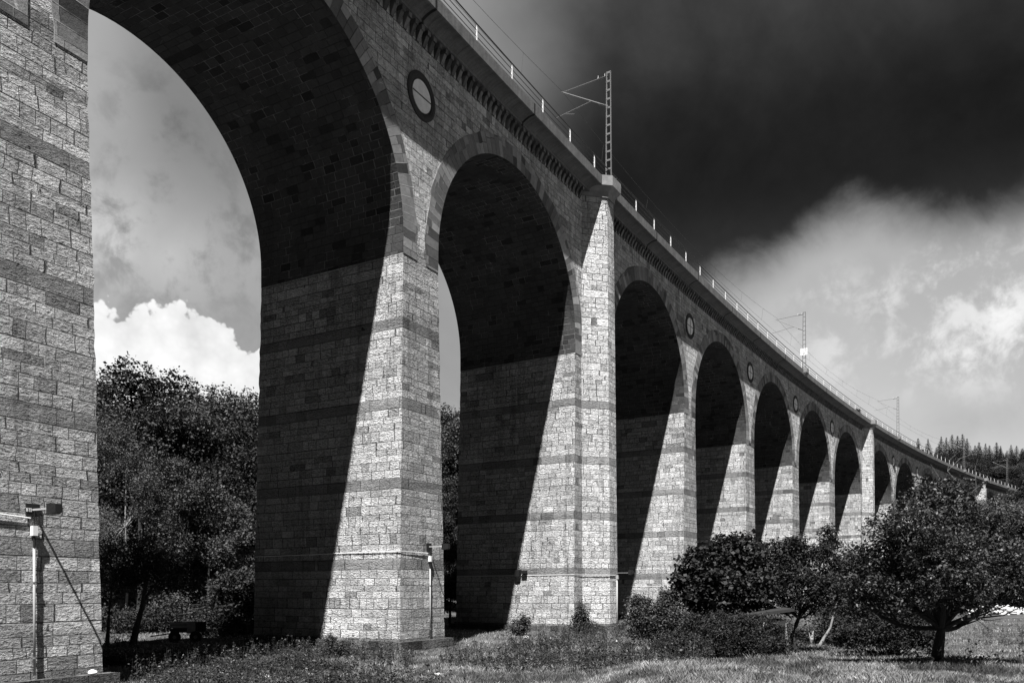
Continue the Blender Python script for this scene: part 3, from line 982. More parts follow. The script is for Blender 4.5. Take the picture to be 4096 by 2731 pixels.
def bend(p0, p1, rng, k=5, amt=.08):
    p0 = np.array(p0, float); p1 = np.array(p1, float); L = np.linalg.norm(p1 - p0)
    off = rng.normal(size=3) * L * amt
    return [p0 + (p1 - p0) * f + off * sin(pi * f) for f in np.linspace(0, 1, k)]


def tree(name, loc, trunk, r0, lobes, n_cl, per, spread, lsize, leaf, bark, label, cat='tree', group=None, seed=1, twigs=60, aspect=.5, shell=.55, dead=None):
    """trunk: local polyline. lobes: local ellipsoids"""
    rng = np.random.default_rng(seed)
    root = empty(name, loc); tag(root, label, cat, group)
    mb = MB()
    n = len(trunk); rr = [r0 * (1 - .45 * k / max(1, n - 1)) for k in range(n)]; rr[0] *= 1.25
    fine = []; fr = []
    for k in range(n - 1):
        for f in (0, .5): fine.append(np.array(trunk[k]) * (1 - f) + np.array(trunk[k + 1]) * f); fr.append(rr[k] * (1 - f) + rr[k + 1] * f)
    fine.append(np.array(trunk[-1])); fr.append(rr[-1])
    mb.tube(fine, fr, 9)
    cl, pts, pick = crown_points(lobes, n_cl, per, spread, rng, shell)
    top = np.array(trunk[-1], float)
    for li, l in enumerate(lobes):
        c = np.array(l[:3]); st = top if c[2] > top[2] + .1 or n < 3 else np.array(trunk[-2], float)
        b_ = bend(st, c, rng, 6, .1); rl = r0 * .42
        mb.tube(b_, [rl * (1 - .6 * k / 5) for k in range(6)], 6)
        idx = np.where(pick == li)[0][:max(2, int(twigs / len(lobes)))]
        for j in idx:
            q = b_[rng.integers(2, 6)]
            mb.tube(bend(q, cl[j], rng, 4, .12), [rl * .32, rl * .2, rl * .12, rl * .05], 4)
    o = mb.build('trunk', bark); o.parent = root
    if dead:
        for grp in (dead[:5], dead[5:]):
            mb = MB()
            for seg in grp: mb.tube([np.array(q) for q in seg[0]], seg[1], 5)
            o = mb.build('bare_branch', M['dead']); o.parent = root
    V, F = leaves(pts, lsize, rng, aspect=aspect)
    link('crown', np_mesh('crown', V, F, leaf), root)
    return root


def copy_tree(root, loc, rz, sc, label=None):
    r = root.copy(); COL.objects.link(r); r.location = loc; r.rotation_euler = (0, 0, rz); r.scale = (sc, sc, sc) if not hasattr(sc, '__len__') else sc
    if label: r['label'] = label
    for ch in list(root.children):
        c = ch.copy(); COL.objects.link(c); c.parent = r
    return r


def px2w(px, Y): return (px - 2048) / FPX * Y
def pz2h(py, Y): return (2357 - py) / FPX * Y


# hero orchard tree
Y = 23.0; xb = px2w(3744, Y)
def H3(px, py, dy=0.0):
    yy = Y + dy
    return (px2w(px, yy) - xb, dy, pz2h(py, yy) + 2.2)
lob = []
rngh = np.random.default_rng(5)
for (px, py, r, dyy) in ((3770, 2010, .95, .2), (3640, 2120, 1.1, -.5), (3900, 2130, 1.05, .4), (3780, 2230, 1.3, -.9), (3560, 2260, .95, .2), (3985, 2270, 1.0, -.3), (3660, 2360, .85, -.8),
                         (3880, 2360, .95, -.9), (3480, 2330, .7, -.2), (4060, 2330, .75, .5), (3740, 2160, 1.2, 1.0), (3800, 1935, .42, 0), (3700, 1990, .5, .1), (3450, 2235, .5, 0), (3985, 2090, .5, .1), (4070, 2220, .6, -.2), (3390, 2330, .42, -.1),(3560, 2150, .6, 0), (4090, 2290, .7, 0), (4010, 2190, .7, .2), (3440, 2400, .5, 0)):
    x, y, z = H3(px, py, dyy); r *= rngh.uniform(.85, 1.1); lob.append((x, y, z, r, r * 1.05, r * .82))
dz0 = lambda a, b_: H3(a, b_, 0)
dead = [([dz0(3850, 1950), dz0(3790, 1880), dz0(3800, 1835), dz0(3840, 1800), dz0(3790, 1775)], [0.0075, 0.006, 0.0045, 0.003, 0.0015]),
        ([dz0(3790, 1880), dz0(3840, 1830), dz0(3880, 1815), dz0(3925, 1808)], [0.0045, 0.0037, 0.0026, 0.0015]),
        ([dz0(3850, 1990), dz0(3905, 1950), dz0(3960, 1905)], [0.0053, 0.0037, 0.0015]),
        ([dz0(3905, 1950), dz0(3900, 1870), dz0(3912, 1830)], [0.005, 0.0035, 0.002]),
        ([dz0(3790, 1960), dz0(3740, 1880), dz0(3722, 1852)], [0.006, 0.004, 0.002]),
        ([dz0(3830, 2480), dz0(3900, 2470), dz0(3960, 2478), dz0(4010, 2470)], [.03, .02, .012, .006]),
        ([dz0(3900, 2470), dz0(3940, 2500), dz0(3955, 2515)], [.014, .008, .004])]
HERO = tree('orchard_tree', (xb, Y, -2.22), [(0, 0, -.1), (.04, 0, .35), (.10, 0, .8), (.16, .02, 1.15)], .20, lob, 2500, 19, .085, .092, M['leaf_hero'], M['bark'],
            'dark round orchard tree with a short crooked trunk standing alone in the right foreground', seed=11, twigs=260, aspect=.55, dead=dead)

# middle trees behind the bramble
Y = 34.0; xb = px2w(2950, Y)
def L3(px, py, dy, r, Yc, x_b, g): return (px2w(px, Yc + dy) - x_b, dy, pz2h(py, Yc + dy) - g, r, r, r * .85)
g_ = float(ground_z(xb, Y))
tree('maple_tree', (xb, Y, g_), [(0, 0, -.1), (.1, 0, .9), (-.05, 0, 1.7)], .16, [L3(*q, Y, xb, g_) for q in ((2830, 2260, 0, 1.1), (2960, 2230, .4, 1.2), (2880, 2350, -.6, 1.2), (2770, 2370, 0, .8), (3010, 2350, -.3, 1.1), (2900, 2190, 0, .55), (2740, 2310, .1, .5), (2850, 2430, -.5, .8), (2980, 2430, -.2, .8))],
     1300, 14, .13, .17, M['leaf_dark'], M['bark'], 'broad dark maple spreading over the roof of the overgrown shed', seed=21, twigs=90, aspect=.85)
Y = 36.0; xb = px2w(3185, Y); g_ = float(ground_z(xb, Y))
tree('apple_tree', (xb, Y, g_), [(0, 0, -.1), (-.15, 0, .8), (.1, 0, 1.5)], .14, [L3(*q, Y, xb, g_) for q in ((3110, 2230, 0, 1.0), (3220, 2230, .3, 1.0), (3170, 2330, -.5, 1.2), (3290, 2330, 0, .8), (3080, 2330, 0, .9), (3180, 2170, 0, .5), (3290, 2210, 0, .5), (3250, 2420, -.2, .8), (3130, 2420, -.2, .7), (3345, 2250, 0, .35))],
     1300, 13, .12, .14, M['leaf_dark'], M['bark'], 'dark apple tree with ragged top between the maple and the round orchard tree', seed=22, twigs=90)
Y = 40.0; xb = px2w(3272, Y); g_ = float(ground_z(xb, Y))
tree('leaning_tree', (xb, Y, g_), [(0, 0, -.1), (.35, 0, .5), (.6, 0, .9), (.85, 0, 1.9)], .075, [L3(*q, Y, xb, g_) for q in ((3340, 2330, .4, 1.0), (3400, 2250, 0, .8), (3370, 2400, .5, .9), (3320, 2170, .2, .55), (3310, 2120, 0, .3), (3440, 2350, .2, .9))],
     800, 12, .13, .16, M['leaf_dark'], M['dead'], 'small tree with a pale leaning trunk in front of the far piers', seed=23, twigs=50)
Y = 31.0; xb = px2w(3580, Y); g_ = float(ground_z(xb, Y))
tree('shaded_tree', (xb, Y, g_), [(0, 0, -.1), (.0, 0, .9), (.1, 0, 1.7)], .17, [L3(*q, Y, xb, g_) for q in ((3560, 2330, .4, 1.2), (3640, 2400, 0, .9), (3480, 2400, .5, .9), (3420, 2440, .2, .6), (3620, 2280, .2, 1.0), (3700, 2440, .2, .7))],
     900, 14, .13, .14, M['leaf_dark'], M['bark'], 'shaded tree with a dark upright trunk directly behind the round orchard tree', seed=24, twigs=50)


# bushes: prototype with many leaves, others copied and stretched
def bush(name, loc, lobes, n_cl, per, spread, ls, leaf, label, seed, group=None, aspect=.5, cat='bush'):
    rng = np.random.default_rng(seed)
    root = empty(name, loc); tag(root, label, cat, group)
    mb = MB(); cl, pts, pick = crown_points(lobes, n_cl, per, spread, rng, .5)
    for j in range(min(45, n_cl)):
        mb.tube(bend((rng.normal(0, .15), rng.normal(0, .1), -.05), cl[j], rng, 4, .1), [.022, .016, .01, .004], 4)
    o = mb.build('stems', M['bark']); o.parent = root
    V, F = leaves(pts, ls, rng, aspect=aspect); link('foliage', np_mesh('foliage', V, F, leaf), root)
    return root


def bl(px, py, dy, rx, rz, Yc, x_b, g): return (px2w(px, Yc + dy) - x_b, dy, pz2h(py, Yc + dy) - g, rx, rx * .9, rz)
Y = 27.5; xb = px2w(2900, Y); g_ = float(ground_z(xb, Y))
bush('bramble_thicket', (xb, Y, g_), [bl(*q, Y, xb, g_) for q in ((2760, 2580, 0, .75, .5), (2900, 2560, .1, .9, .62), (3020, 2570, .2, .8, .5), (2980, 2510, .4, .7, .5), (2830, 2520, .5, .7, .45), (3110, 2590, .4, .5, .4), (2690, 2570, .3, .5, .45), (2880, 2480, .7, .5, .4), (2780, 2490, .8, .5, .4), (3060, 2500, .7, .4, .4), (2960, 2480, .9, .4, .3), (3110, 2520, .5, .35, .35))],
     1700, 14, .09, .085, M['leaf_dark'], 'wide low bramble thicket in front of the overgrown shed', 31)
Y = 33.5; xb = px2w(2620, Y); g_ = float(ground_z(xb, Y))
bush('hazel_bush', (xb, Y, g_), [bl(*q, Y, xb, g_) for q in ((2560, 2490, .8, .8, .8), (2640, 2470, .3, .9, .8), (2710, 2500, 0, .8, .8), (2560, 2420, .8, .55, .5), (2670, 2400, .5, .5, .5))],
     1000, 13, .11, .11, M['leaf_mid'], 'leafy bush at the dark mouth of the third arch', 32)
Y = 35.0; xb = px2w(2665, Y); g_ = float(ground_z(xb, Y))
tree('sapling', (xb, Y, g_), [(0, 0, 0), (.05, 0, 1.2), (-.02, 0, 2.2)], .035, [(.0, 0, 2.3, .35, .3, .45), (-.25, 0, 1.9, .3, .3, .25), (.3, 0, 2.0, .3, .3, .25), (0, 0, 1.5, .4, .3, .3)], 130, 9, .07, .12, M['leaf_dark'], M['bark'], 'slim sapling against the lit third pier', seed=33, twigs=30)
Y = 51.5; xb = px2w(2328, Y); g_ = float(ground_z(xb, Y))
bush('buttress_shrub', (xb, Y, g_), [(0, 0, .5, .8, .6, .6), (0, 0, 1.1, .5, .45, .6), (-.1, 0, 1.7, .22, .2, .45), (.5, 0, .35, .5, .5, .35)], 420, 11, .1, .13, M['leaf_mid'], 'pointed shrub growing at the foot of the nearest buttress', 34)
Y = 49.0; xb = px2w(2075, Y); g_ = float(ground_z(xb, Y))
bush('shade_shrub', (xb, Y, g_), [(0, 0, .45, .6, .5, .55), (.3, 0, .8, .4, .4, .4)], 220, 11, .1, .13, M['leaf_mid'], 'small shrub where shade meets sun on the buttressed pier foot', 35)
Y = 36.0; xb = px2w(1335, Y); g_ = float(ground_z(xb, Y))
bush('corner_shrub', (xb, Y, g_), [(0, 0, .35, .5, .4, .4), (.45, 0, .4, .4, .4, .35), (-.2, 0, .7, .25, .25, .3)], 220, 11, .08, .11, M['leaf_mid'], 'small shrub before the plinth of the second pier', 36)
Y = 44.0; xb = px2w(3420, Y); g_ = float(ground_z(xb, Y))
bush('hedge_bush', (xb, Y, g_), [bl(*q, Y, xb, g_) for q in ((3330, 2500, 0, 1.0, .8), (3430, 2490, 0, 1.2, 1.0), (3540, 2480, 0, 1.3, 1.2), (3640, 2490, .3, 1.3, 1.0), (3250, 2540, -.5, .7, .4))],
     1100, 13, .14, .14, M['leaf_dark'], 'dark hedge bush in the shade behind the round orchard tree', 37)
Y = 44.0; xb = px2w(3160, Y); g_ = float(ground_z(xb, Y))
bush('low_scrub', (xb, Y, g_), [bl(*q, Y, xb, g_) for q in ((3110, 2500, 0, 1.0, .5), (3210, 2530, -3, .8, .35), (3010, 2500, .3, 1.1, .6))], 500, 12, .13, .13, M['leaf_mid'], 'low scrub behind the wooden post', 38)

Y = 29.3; xb = px2w(3560, Y); g_ = float(ground_z(xb, Y))
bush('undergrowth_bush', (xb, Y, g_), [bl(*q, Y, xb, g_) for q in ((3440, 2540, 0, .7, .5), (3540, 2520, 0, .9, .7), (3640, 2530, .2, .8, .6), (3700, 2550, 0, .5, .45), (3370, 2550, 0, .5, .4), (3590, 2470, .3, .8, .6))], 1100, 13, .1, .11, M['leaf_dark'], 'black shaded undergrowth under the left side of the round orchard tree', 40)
Y = 29.0; xb = px2w(1180, Y); g_ = float(ground_z(xb, Y))
bush('brush_thicket', (xb, Y, g_), [(-1.3, 0, .15, .8, .5, .28), (-.3, .3, .25, .8, .5, .38), (.6, 0, .2, .7, .5, .32), (1.4, .2, .12, .6, .5, .25), (-2.3, .2, .12, .7, .5, .25), (-.2, 1.4, .3, .8, .5, .4)], 1000, 12, .08, .075, M['weed'], 'low tangled brush in the foreground below the first arch', 41)
Y = 31.0; xb = px2w(640, Y); g_ = float(ground_z(xb, Y))
bush('nettle_clump', (xb, Y, g_), [(-1.2, 0, .3, .7, .5, .5), (0, .2, .35, .8, .5, .5), (1.0, .3, .3, .7, .5, .45), (-2, .3, .3, .6, .5, .45)], 700, 12, .09, .085, M['weed'], 'nettle clump in deep shade right of the left pier foot', 42)

# woods: prototypes then copies
def wood_proto(name, H, seed, leaf, label, group, dense=2300, ls=.19, spread=.21, bark=None, wid=.33, shell=.72):
    rng = np.random.default_rng(seed)
    lobes = []
    for k in range(10):
        a = rng.random() * 2 * pi; f = rng.uniform(.22, .86); rad = wid * H * .62 * math.sqrt(max(.1, 1 - ((f - .5) / .55) ** 2)) * rng.uniform(.5, 1)
        r = H * rng.uniform(.12, .19)
        lobes.append((rad * cos(a), rad * sin(a), f * H, r, r, r * .85))
    lobes.append((0, 0, H * .9, H * .12, H * .12, H * .11))
    return tree(name, (0, 0, 0), [(0, 0, -.3), (.1, 0, H * .2), (-.1, .1, H * .42), (0, 0, H * .6)], H * .018, lobes, dense, 19, spread, ls, leaf, bark or M['bark'], label, 'tree', group, seed=seed, twigs=60, aspect=.7, shell=shell)


G1 = 'broadleaf trees of the wooded slope behind the arches'
LB = 'dark broadleaf tree of the dense wooded slope seen through the first arches'
pa = wood_proto('broadleaf_tree', 14, 51, M['leaf_dark'], LB, G1)
pb = wood_proto('broadleaf_tree', 14, 52, M['leaf_mid'], LB, G1, wid=.38)
def place(proto, px, Yc, topy, first=False, label=None, rz=None, wide=1.0):
    x = px2w(px, Yc); g0 = float(ground_z(x, Yc)); H = pz2h(topy, Yc) - g0; sc = H / 14.0
    r = RNG.random() * 6.28 if rz is None else rz
    if first:
        proto.location = (x, Yc, g0); proto.rotation_euler = (0, 0, r); proto.scale = (sc * wide, sc * wide, sc)
        if label: proto['label'] = label
        return proto
    return copy_tree(proto, (x, Yc, g0), r, (sc * wide, sc * wide, sc), label)


place(pa, 520, 88, 1450, True); place(pb, 900, 86, 1565, True)
for (pr_, px, Yc, ty, wd) in ((pb, 340, 84, 1490, 1), (pa, 690, 90, 1500, 1.1), (pa, 1010, 92, 1580, 1), (pb, 780, 78, 1640, 1), (pa, 640, 76, 1600, 1), (pb, 430, 74, 1620, 1), (pa, 960, 74, 1680, 1), (pb, 200, 80, 1480, 1),
                              (pa, 320, 68, 1700, 1), (pb, 560, 66, 1790, 1), (pa, 1150, 92, 1620, 1.1), (pa, 860, 64, 1850, 1.1), (pa, 60, 84, 1500, 1.1),
                              (pa, 1790, 104, 1630, 1), (pb, 1860, 96, 1680, 1), (pb, 1740, 90, 1760, 1), (pa, 1830, 84, 1900, 1), (pb, 1650, 100, 1700, 1.1), (pa, 1950, 102, 1700, 1), (pa, 1500, 100, 1650, 1.1), (pb, 1330, 96, 1650, 1.1), (pa, 1770, 76, 2050, 1), (pb, 2100, 108, 1750, 1.1)):
    place(pr_, px, Yc, ty, False, wide=wd)
# birch and bright bushes seen through the first arch
Y = 56.0; xb = px2w(500, Y); g_ = float(ground_z(xb, Y)); Hb = pz2h(1695, Y) - g_
rngb = np.random.default_rng(61); lobes = []
for k in range(12):
    f = .3 + .65 * k / 11; a = rngb.random() * 6.28; rad = 1.7 * math.sqrt(max(.05, 1 - ((f - .5) / .55) ** 2))
    lobes.append((rad * cos(a), rad * sin(a), f * Hb, 1.25, 1.25, 1.1))
lobes.append((0, 0, Hb * .95, .8, .8, .7))
tree('birch_tree', (xb, Y, g_), [(0, 0, -.2), (.2, 0, Hb * .25), (0, 0, Hb * .5), (.1, 0, Hb * .8)], .085, lobes, 1500, 13, .28, .13, M['leaf_pale'], M['birch'], 'feathery birch with pale thin limbs beside the left pier', seed=62, twigs=110, shell=.4)
Y = 58.0; xb = px2w(860, Y); g_ = float(ground_z(xb, Y))
def bigbush(nm, px, Yc, topy, wpx, leaf, label, seed, n=1300, ls=.2):
    x = px2w(px, Yc); g0 = float(ground_z(x, Yc)); H = pz2h(topy, Yc) - g0; w = wpx / FPX * Yc / 2
    rng = np.random.default_rng(seed); lobes = []
    for k in range(14):
        a = rng.random() * 6.28; f = rng.uniform(.12, .85); rad = w * .7 * math.sqrt(max(.1, 1 - ((f - .35) / .7) ** 2)) * rng.uniform(.5, 1)
        r = w * rng.uniform(.28, .42); lobes.append((rad * cos(a), rad * sin(a), f * H, r, r, r * .8))
    lobes.append((0, 0, H * .86, w * .35, w * .35, H * .12))
    return tree(nm, (x, Yc, g0), [(0, 0, -.2), (0, .1, H * .15), (.1, 0, H * .4)], .12, lobes, n, 14, w * .09, ls, leaf, M['bark'], label, 'tree', seed=seed, twigs=50, aspect=.6)


bigbush('ash_tree', 830, 58, 1890, 420, M['leaf_mid'], 'bushy ash in the middle of the first arch opening, right of the birch', 71, 1700)
bigbush('elder_tree', 1010, 54, 2080, 260, M['leaf_mid'], 'rounded elder close to the inner face of the second pier', 72)
bigbush('willow_tree', 690, 62, 2150, 300, M['leaf_dark'], 'dark willow behind the wooden cart', 73)
bigbush('alder_tree', 400, 60, 2150, 260, M['leaf_dark'], 'dark alder low behind the birch at the left pier edge', 74)
bigbush('thorn_tree', 930, 52, 2280, 300, M['leaf_dark'], 'low thorn tree under the elder in the first arch', 75, 1000)
bigbush('low_thicket', 560, 54, 2440, 330, M['leaf_dark'], 'low thicket between the birch and the cart', 77, 700, .16)
bigbush('shade_thicket', 900, 51, 2430, 330, M['leaf_dark'], 'low shaded thicket beside the inner face of the second pier', 78, 700, .16)
bigbush('edge_thicket', 400, 55, 2430, 200, M['leaf_mid'], 'low thicket touching the left pier edge', 79, 500, .16)
bigbush('hawthorn_tree', 1800, 66, 2150, 220, M['leaf_mid'], 'hawthorn in the narrow gap between second and third piers', 76, 900)
# two dark trunks left of the first arch opening
Y = 41; 
for px, lean, lab, nm, r in ((525, .55, 'thick dark leaning trunk in shade, right of the left pier', 'leaning_trunk_tree', .17), (428, .12, 'thinner ragged upright trunk close to the left pier', 'ragged_tree', .1)):
    xb = px2w(px, Y); g_ = float(ground_z(xb, Y))
    tree(nm, (xb, Y, g_), [(0, 0, -.2), (lean * .5, 0, 1.0), (lean, 0, 2.0), (lean * 1.1, .3, 3.2)], r, [(lean, .6, 4.0, 1.3, 1.2, .9), (lean - .8, .5, 3.4, .8, .8, .6), (lean + .9, .8, 3.3, .9, .9, .7), (lean - .3, .3, 4.8, .9, .9, .7)], 520, 12, .16, .13, M['leaf_mid'] if r < .15 else M['leaf_dark'], M['bark'], lab, seed=80 + px, twigs=40)
# right side: paler ash and dark trees in front of the far arches
bigbush('pale_ash_tree', 3985, 98, 1975, 300, M['leaf_pale'], 'pale leafy ash at the right edge in front of the last arches', 91, 1700, .24)
bigbush('right_edge_tree', 4090, 97, 2080, 220, M['leaf_dark'], 'dark tree at the far right edge above the stone heap', 92, 1100, .22)
bigbush('far_hedge_tree', 3820, 97, 2150, 340, M['leaf_dark'], 'dark spreading tree beyond the meadow, left of the stone heap', 93, 1100, .26)
bigbush('meadow_end_tree', 4040, 101, 2230, 380, M['leaf_dark'], 'low dark tree directly behind the pale stone heap', 94, 1100, .3)
bigbush('pier_foot_tree', 3480, 88, 2300, 300, M['leaf_dark'], 'dark tree at the foot of the far piers behind the leaning tree', 95, 800, .3)
G3 = 'broadleaf trees around the viaduct end'; LBR = 'dark broadleaf tree crowding round the end of the viaduct'
for (pr_, px, Yc, ty) in ((pb, 4080, 215, 1960), (pa, 4150, 200, 1900), (pb, 4110, 170, 2000), (pa, 4180, 160, 1950), (pa, 4020, 190, 2080), (pb, 4060, 140, 2120), (pa, 3950, 160, 2160)):
    o = place(pr_, px, Yc, ty, False, LBR); o['group'] = G3

# fir wood on the right hill
def fir_proto(seed):
    rng = np.random.default_rng(seed); H = 20.0
    pts = []; szs = []
    root = empty('fir_tree'); tag(root, 'dark pointed fir on the hill beyond the viaduct end', 'fir tree', 'firs on the hill beyond the viaduct end')
    mb = MB(); mb.tube([(0, 0, -.5), (0, 0, H)], [.28, .03], 6)
    z = 2.5
    while z < H - .2:
        f = (z - 2) / (H - 2); R_ = 6.2 * (1 - f) ** .8 * (1 if f < .93 else .7) + .1
        nb = int(7 + 6 * (1 - f)); ph = rng.random() * 6.28
        for k in range(nb):
            a = ph + 2 * pi * k / nb + rng.normal(0, .15); L = R_ * rng.uniform(.65, 1.12)
            m_ = int(6 + L * 12); t = rng.random(m_) ** .8
            w = rng.normal(0, .12, m_) * (1.1 - t) * L
            x = cos(a) * L * t - sin(a) * w; y = sin(a) * L * t + cos(a) * w
            zz = z - .35 * L * t ** 1.4 + .12 * L * t ** 4 + rng.normal(0, .07, m_)
            pts.append(np.stack([x, y, zz], 1)); szs.append(np.full(m_, .58 - .36 * f))
            if k % 2 == 0: mb.tube([(0, 0, z), (cos(a) * L * .8, sin(a) * L * .8, z - .25 * L)], [.04, .01], 4)
        z += .42 + .25 * (1 - f)
    mb.build('trunk', M['bark']).parent = root
    V, F = leaves(np.concatenate(pts), np.concatenate(szs), rng, flat=.6, aspect=.4)
    link('crown', np_mesh('crown', V, F, M['needle']), root)
    return root


f1 = fir_proto(101); f2 = fir_proto(102)
firs = [(3672, 300, 1752), (3712, 305, 1754), (3642, 300, 1800), (3765, 300, 1745), (3785, 310, 1748), (3808, 295, 1738), (3830, 300, 1742), (3850, 290, 1735), (3868, 300, 1752), (3745, 292, 1790), (3695, 290, 1795), (3916, 290, 1768), (3942, 300, 1772), (3958, 295, 1780),
        (3986, 290, 1768), (4002, 300, 1782), (4028, 300, 1800), (4048, 305, 1798), (4066, 290, 1782), (4090, 300, 1792), (4104, 290, 1776), (3890, 285, 1800), (3850, 275, 1800), (3800, 275, 1810), (3930, 275, 1830), (3980, 270, 1840), (4040, 270, 1850), (3760, 275, 1830), (3900, 305, 1780), (4130, 290, 1780), (4150, 300, 1790),(4016, 285, 1815), (4080, 280, 1830), (3730, 285, 1815), (3655, 290, 1830), (3620, 300, 1830)]
firs += [(3690 + 37 * k, 282 + (k * 7) % 20, 1795 + (k * 13) % 34) for k in range(13)] + [(3675 + 41 * k, 300, 1775 + (k * 17) % 30) for k in range(12)]
for k, (px, Yc, ty) in enumerate(firs):
    x = px2w(px, Yc); g0 = float(ground_z(x, Yc)); H = pz2h(ty, Yc) - g0; H = max(H, 12); sc = H / 20; w = sc * RNG.uniform(.85, 1.15)
    if k < 2:
        o = (f1, f2)[k]; o.location = (x, Yc, g0); o.scale = (w, w, sc)
    else: copy_tree((f1, f2)[k % 2], (x, Yc, g0), RNG.random() * 6.28, (w, w, sc))
LBH = 'dark broadleaf tree on the hill below the firs'; GH = 'broadleaf trees on the hill below the firs'
for k, (px, Yc, ty) in enumerate(((3960, 262, 1850), (4010, 258, 1860), (4060, 255, 1870), (4100, 262, 1850), (3900, 262, 1850), (3850, 265, 1850), (3800, 268, 1850), (3760, 270, 1860), (3715, 275, 1850), (3670, 280, 1855), (3930, 250, 1900), (3985, 248, 1920), (4150, 250, 1860), (3630, 285, 1850))):
    o = place((pa, pb)[k % 2], px, Yc, ty, False, LBH, wide=1.35); o['group'] = GH
# shrub growing on the deck behind the railing
x, y, z = P(125, -.4, 27.8)
bush('deck_shrub', (x, y, z), [(0, 0, .4, .8, .5, .5), (.6, .6, .2, .6, .5, .35)], 160, 10, .12, .16, M['leaf_dark'], 'small shrub growing through the railing on the deck', 39)

# ------------------------------------------------------------------ grass and weeds
def in_piers(x, y, pad=.4):
    s, v = inv_sv(x, y)
    hit = np.zeros(len(x), bool)
    for i in range(-1, 14):
        L, R = PIERS[i]
        hit |= (s > L - .75 - pad * .3) & (s < R + .75 + pad * .3) & (v > -.5 - pad * .3) & (v < WID + .5)
        if i in GROUPED:
            c = (L + R) / 2; hit |= (abs(s - c) < 2.3) & (v > -2.0) & (v < 0)
    return hit


def blades(n, y0, y1, hmin, hmax, wid, rng, mask=None, lean=.35):
    u = rng.random(n); Yv = 1 / (1 / y0 + u * (1 / y1 - 1 / y0))
    xv = (rng.random(n) * 1.5 - .75) * Yv
    keep = ~in_piers(xv, Yv)
    if mask is not None: keep &= mask(xv, Yv)
    xv, Yv = xv[keep], Yv[keep]; n = len(xv)
    zv = ground_z(xv, Yv) - .02
    h = rng.uniform(hmin, hmax, n) * (0.75 + .5 * np.sin(xv * .7 + np.sin(Yv * .9) * 2) ** 2)
    a = rng.random(n) * 6.28; w = wid * (.6 + Yv / 45.0)
    lx = rng.normal(0, lean, n) * h; ly = rng.normal(0, lean, n) * h
    b0 = np.stack([xv - np.cos(a) * w, Yv - np.sin(a) * w, zv], 1); b1 = np.stack([xv + np.cos(a) * w, Yv + np.sin(a) * w, zv], 1)
    m0 = np.stack([xv + lx * .35 + np.cos(a) * w * .7, Yv + ly * .35 + np.sin(a) * w * .7, zv + h * .6], 1)
    tp = np.stack([xv + lx, Yv + ly, zv + h], 1)
    V = np.stack([b0, b1, m0, tp], 1).reshape(-1, 3)
    return V, np.arange(4 * n).reshape(n, 4)


m = M['grass']; nt = m.node_tree; b = nt.nodes['Principled BSDF']
geo = nt.nodes.new('ShaderNodeNewGeometry'); ri = X(nt, geo.outputs['Random Per Island'])
pa_ = noise(nt, geo.outputs['Position'], 0.45, 4, .65, .8); pb_ = noise(nt, geo.outputs['Position'], 1.8, 3, .6)
setgrey(nt, b, (ri * .8 + .6) * (pa_.ss(.38, .62) * 1.3 + .35) * (pb_.ss(.3, .7) * .8 + .6) * 0.19)
rg = np.random.default_rng(200)
V, F = blades(300000, 18, 75, .05, .18, .0075, rg)
o = link('grass', np_mesh('grass', V, F, M['grass'])); tag(o, 'rough sunlit meadow grass', 'grass', kind='stuff')


def patch_mask(x, y):
    f = np.sin(x * .55 + 1.7 * np.sin(y * .23)) + np.sin(y * .6 + x * .31 + 2) + .6 * np.sin(x * 1.9 + y * 1.1)
    s, v = inv_sv(x, y)
    near = (v > -16) & (v < 6)
    left = x / y < -.12
    return ((f > .55) & near) | ((f > -.2) & left & (y < 37)) | (f + .7 * np.sin(x * 3.1) * np.sin(y * 2.3) > 1.75)


# tall weeds: stems with small leaves
n = 13000
Yv = rg.uniform(21, 50, n); xv = (rg.random(n) * 1.5 - .75) * Yv
k_ = patch_mask(xv, Yv) & ~in_piers(xv, Yv, .2); xv, Yv = xv[k_], Yv[k_]
cent = []; sV = []
for x, y in zip(xv, Yv):
    h = rg.uniform(.2, .95); z = float(ground_z(x, y)); m_ = rg.integers(14, 30)
    t = rg.random(m_); lx, ly = rg.normal(0, .15, 2)
    cent.append(np.stack([x + lx * t * h + rg.normal(0, .05, m_), y + ly * t * h + rg.normal(0, .05, m_), z + t * h], 1))
    sV.append(((x - .006, y, z), (x + .006, y, z), (x + lx * h + .003, y + ly * h, z + h), (x + lx * h - .003, y + ly * h, z + h)))
V1, F1 = leaves(np.concatenate(cent), .095, rg, aspect=.45)
V2 = np.array(sV).reshape(-1, 3); F2 = np.arange(len(V2)).reshape(-1, 4) + len(V1)
o = link('weeds', np_mesh('weeds', np.concatenate([V1, V2]), np.concatenate([F1, F2]), M['weed'])); tag(o, 'rank dark weeds and nettles in clumps', 'weeds', kind='stuff')

# ------------------------------------------------------------------ loose stones
def stone_mesh(r, rng, squash=.55):
    import bmesh
    bm = bmesh.new(); bmesh.ops.create_icosphere(bm, subdivisions=2, radius=r)
    ax = rng.normal(size=(7, 3)); ax /= np.linalg.norm(ax, axis=1)[:, None]; cut = rng.uniform(.55, .9, 7) * r
    for v in bm.verts:
        p = np.array(v.co)
        for a_, c_ in zip(ax, cut):
            d = p @ a_
            if d > c_: p = p - a_ * (d - c_)
        p[2] *= squash; p[0] *= 1.25
        v.co = p
    me = bpy.data.meshes.new('stone'); bm.to_mesh(me); bm.free(); me.materials.append(M['stone']); return me


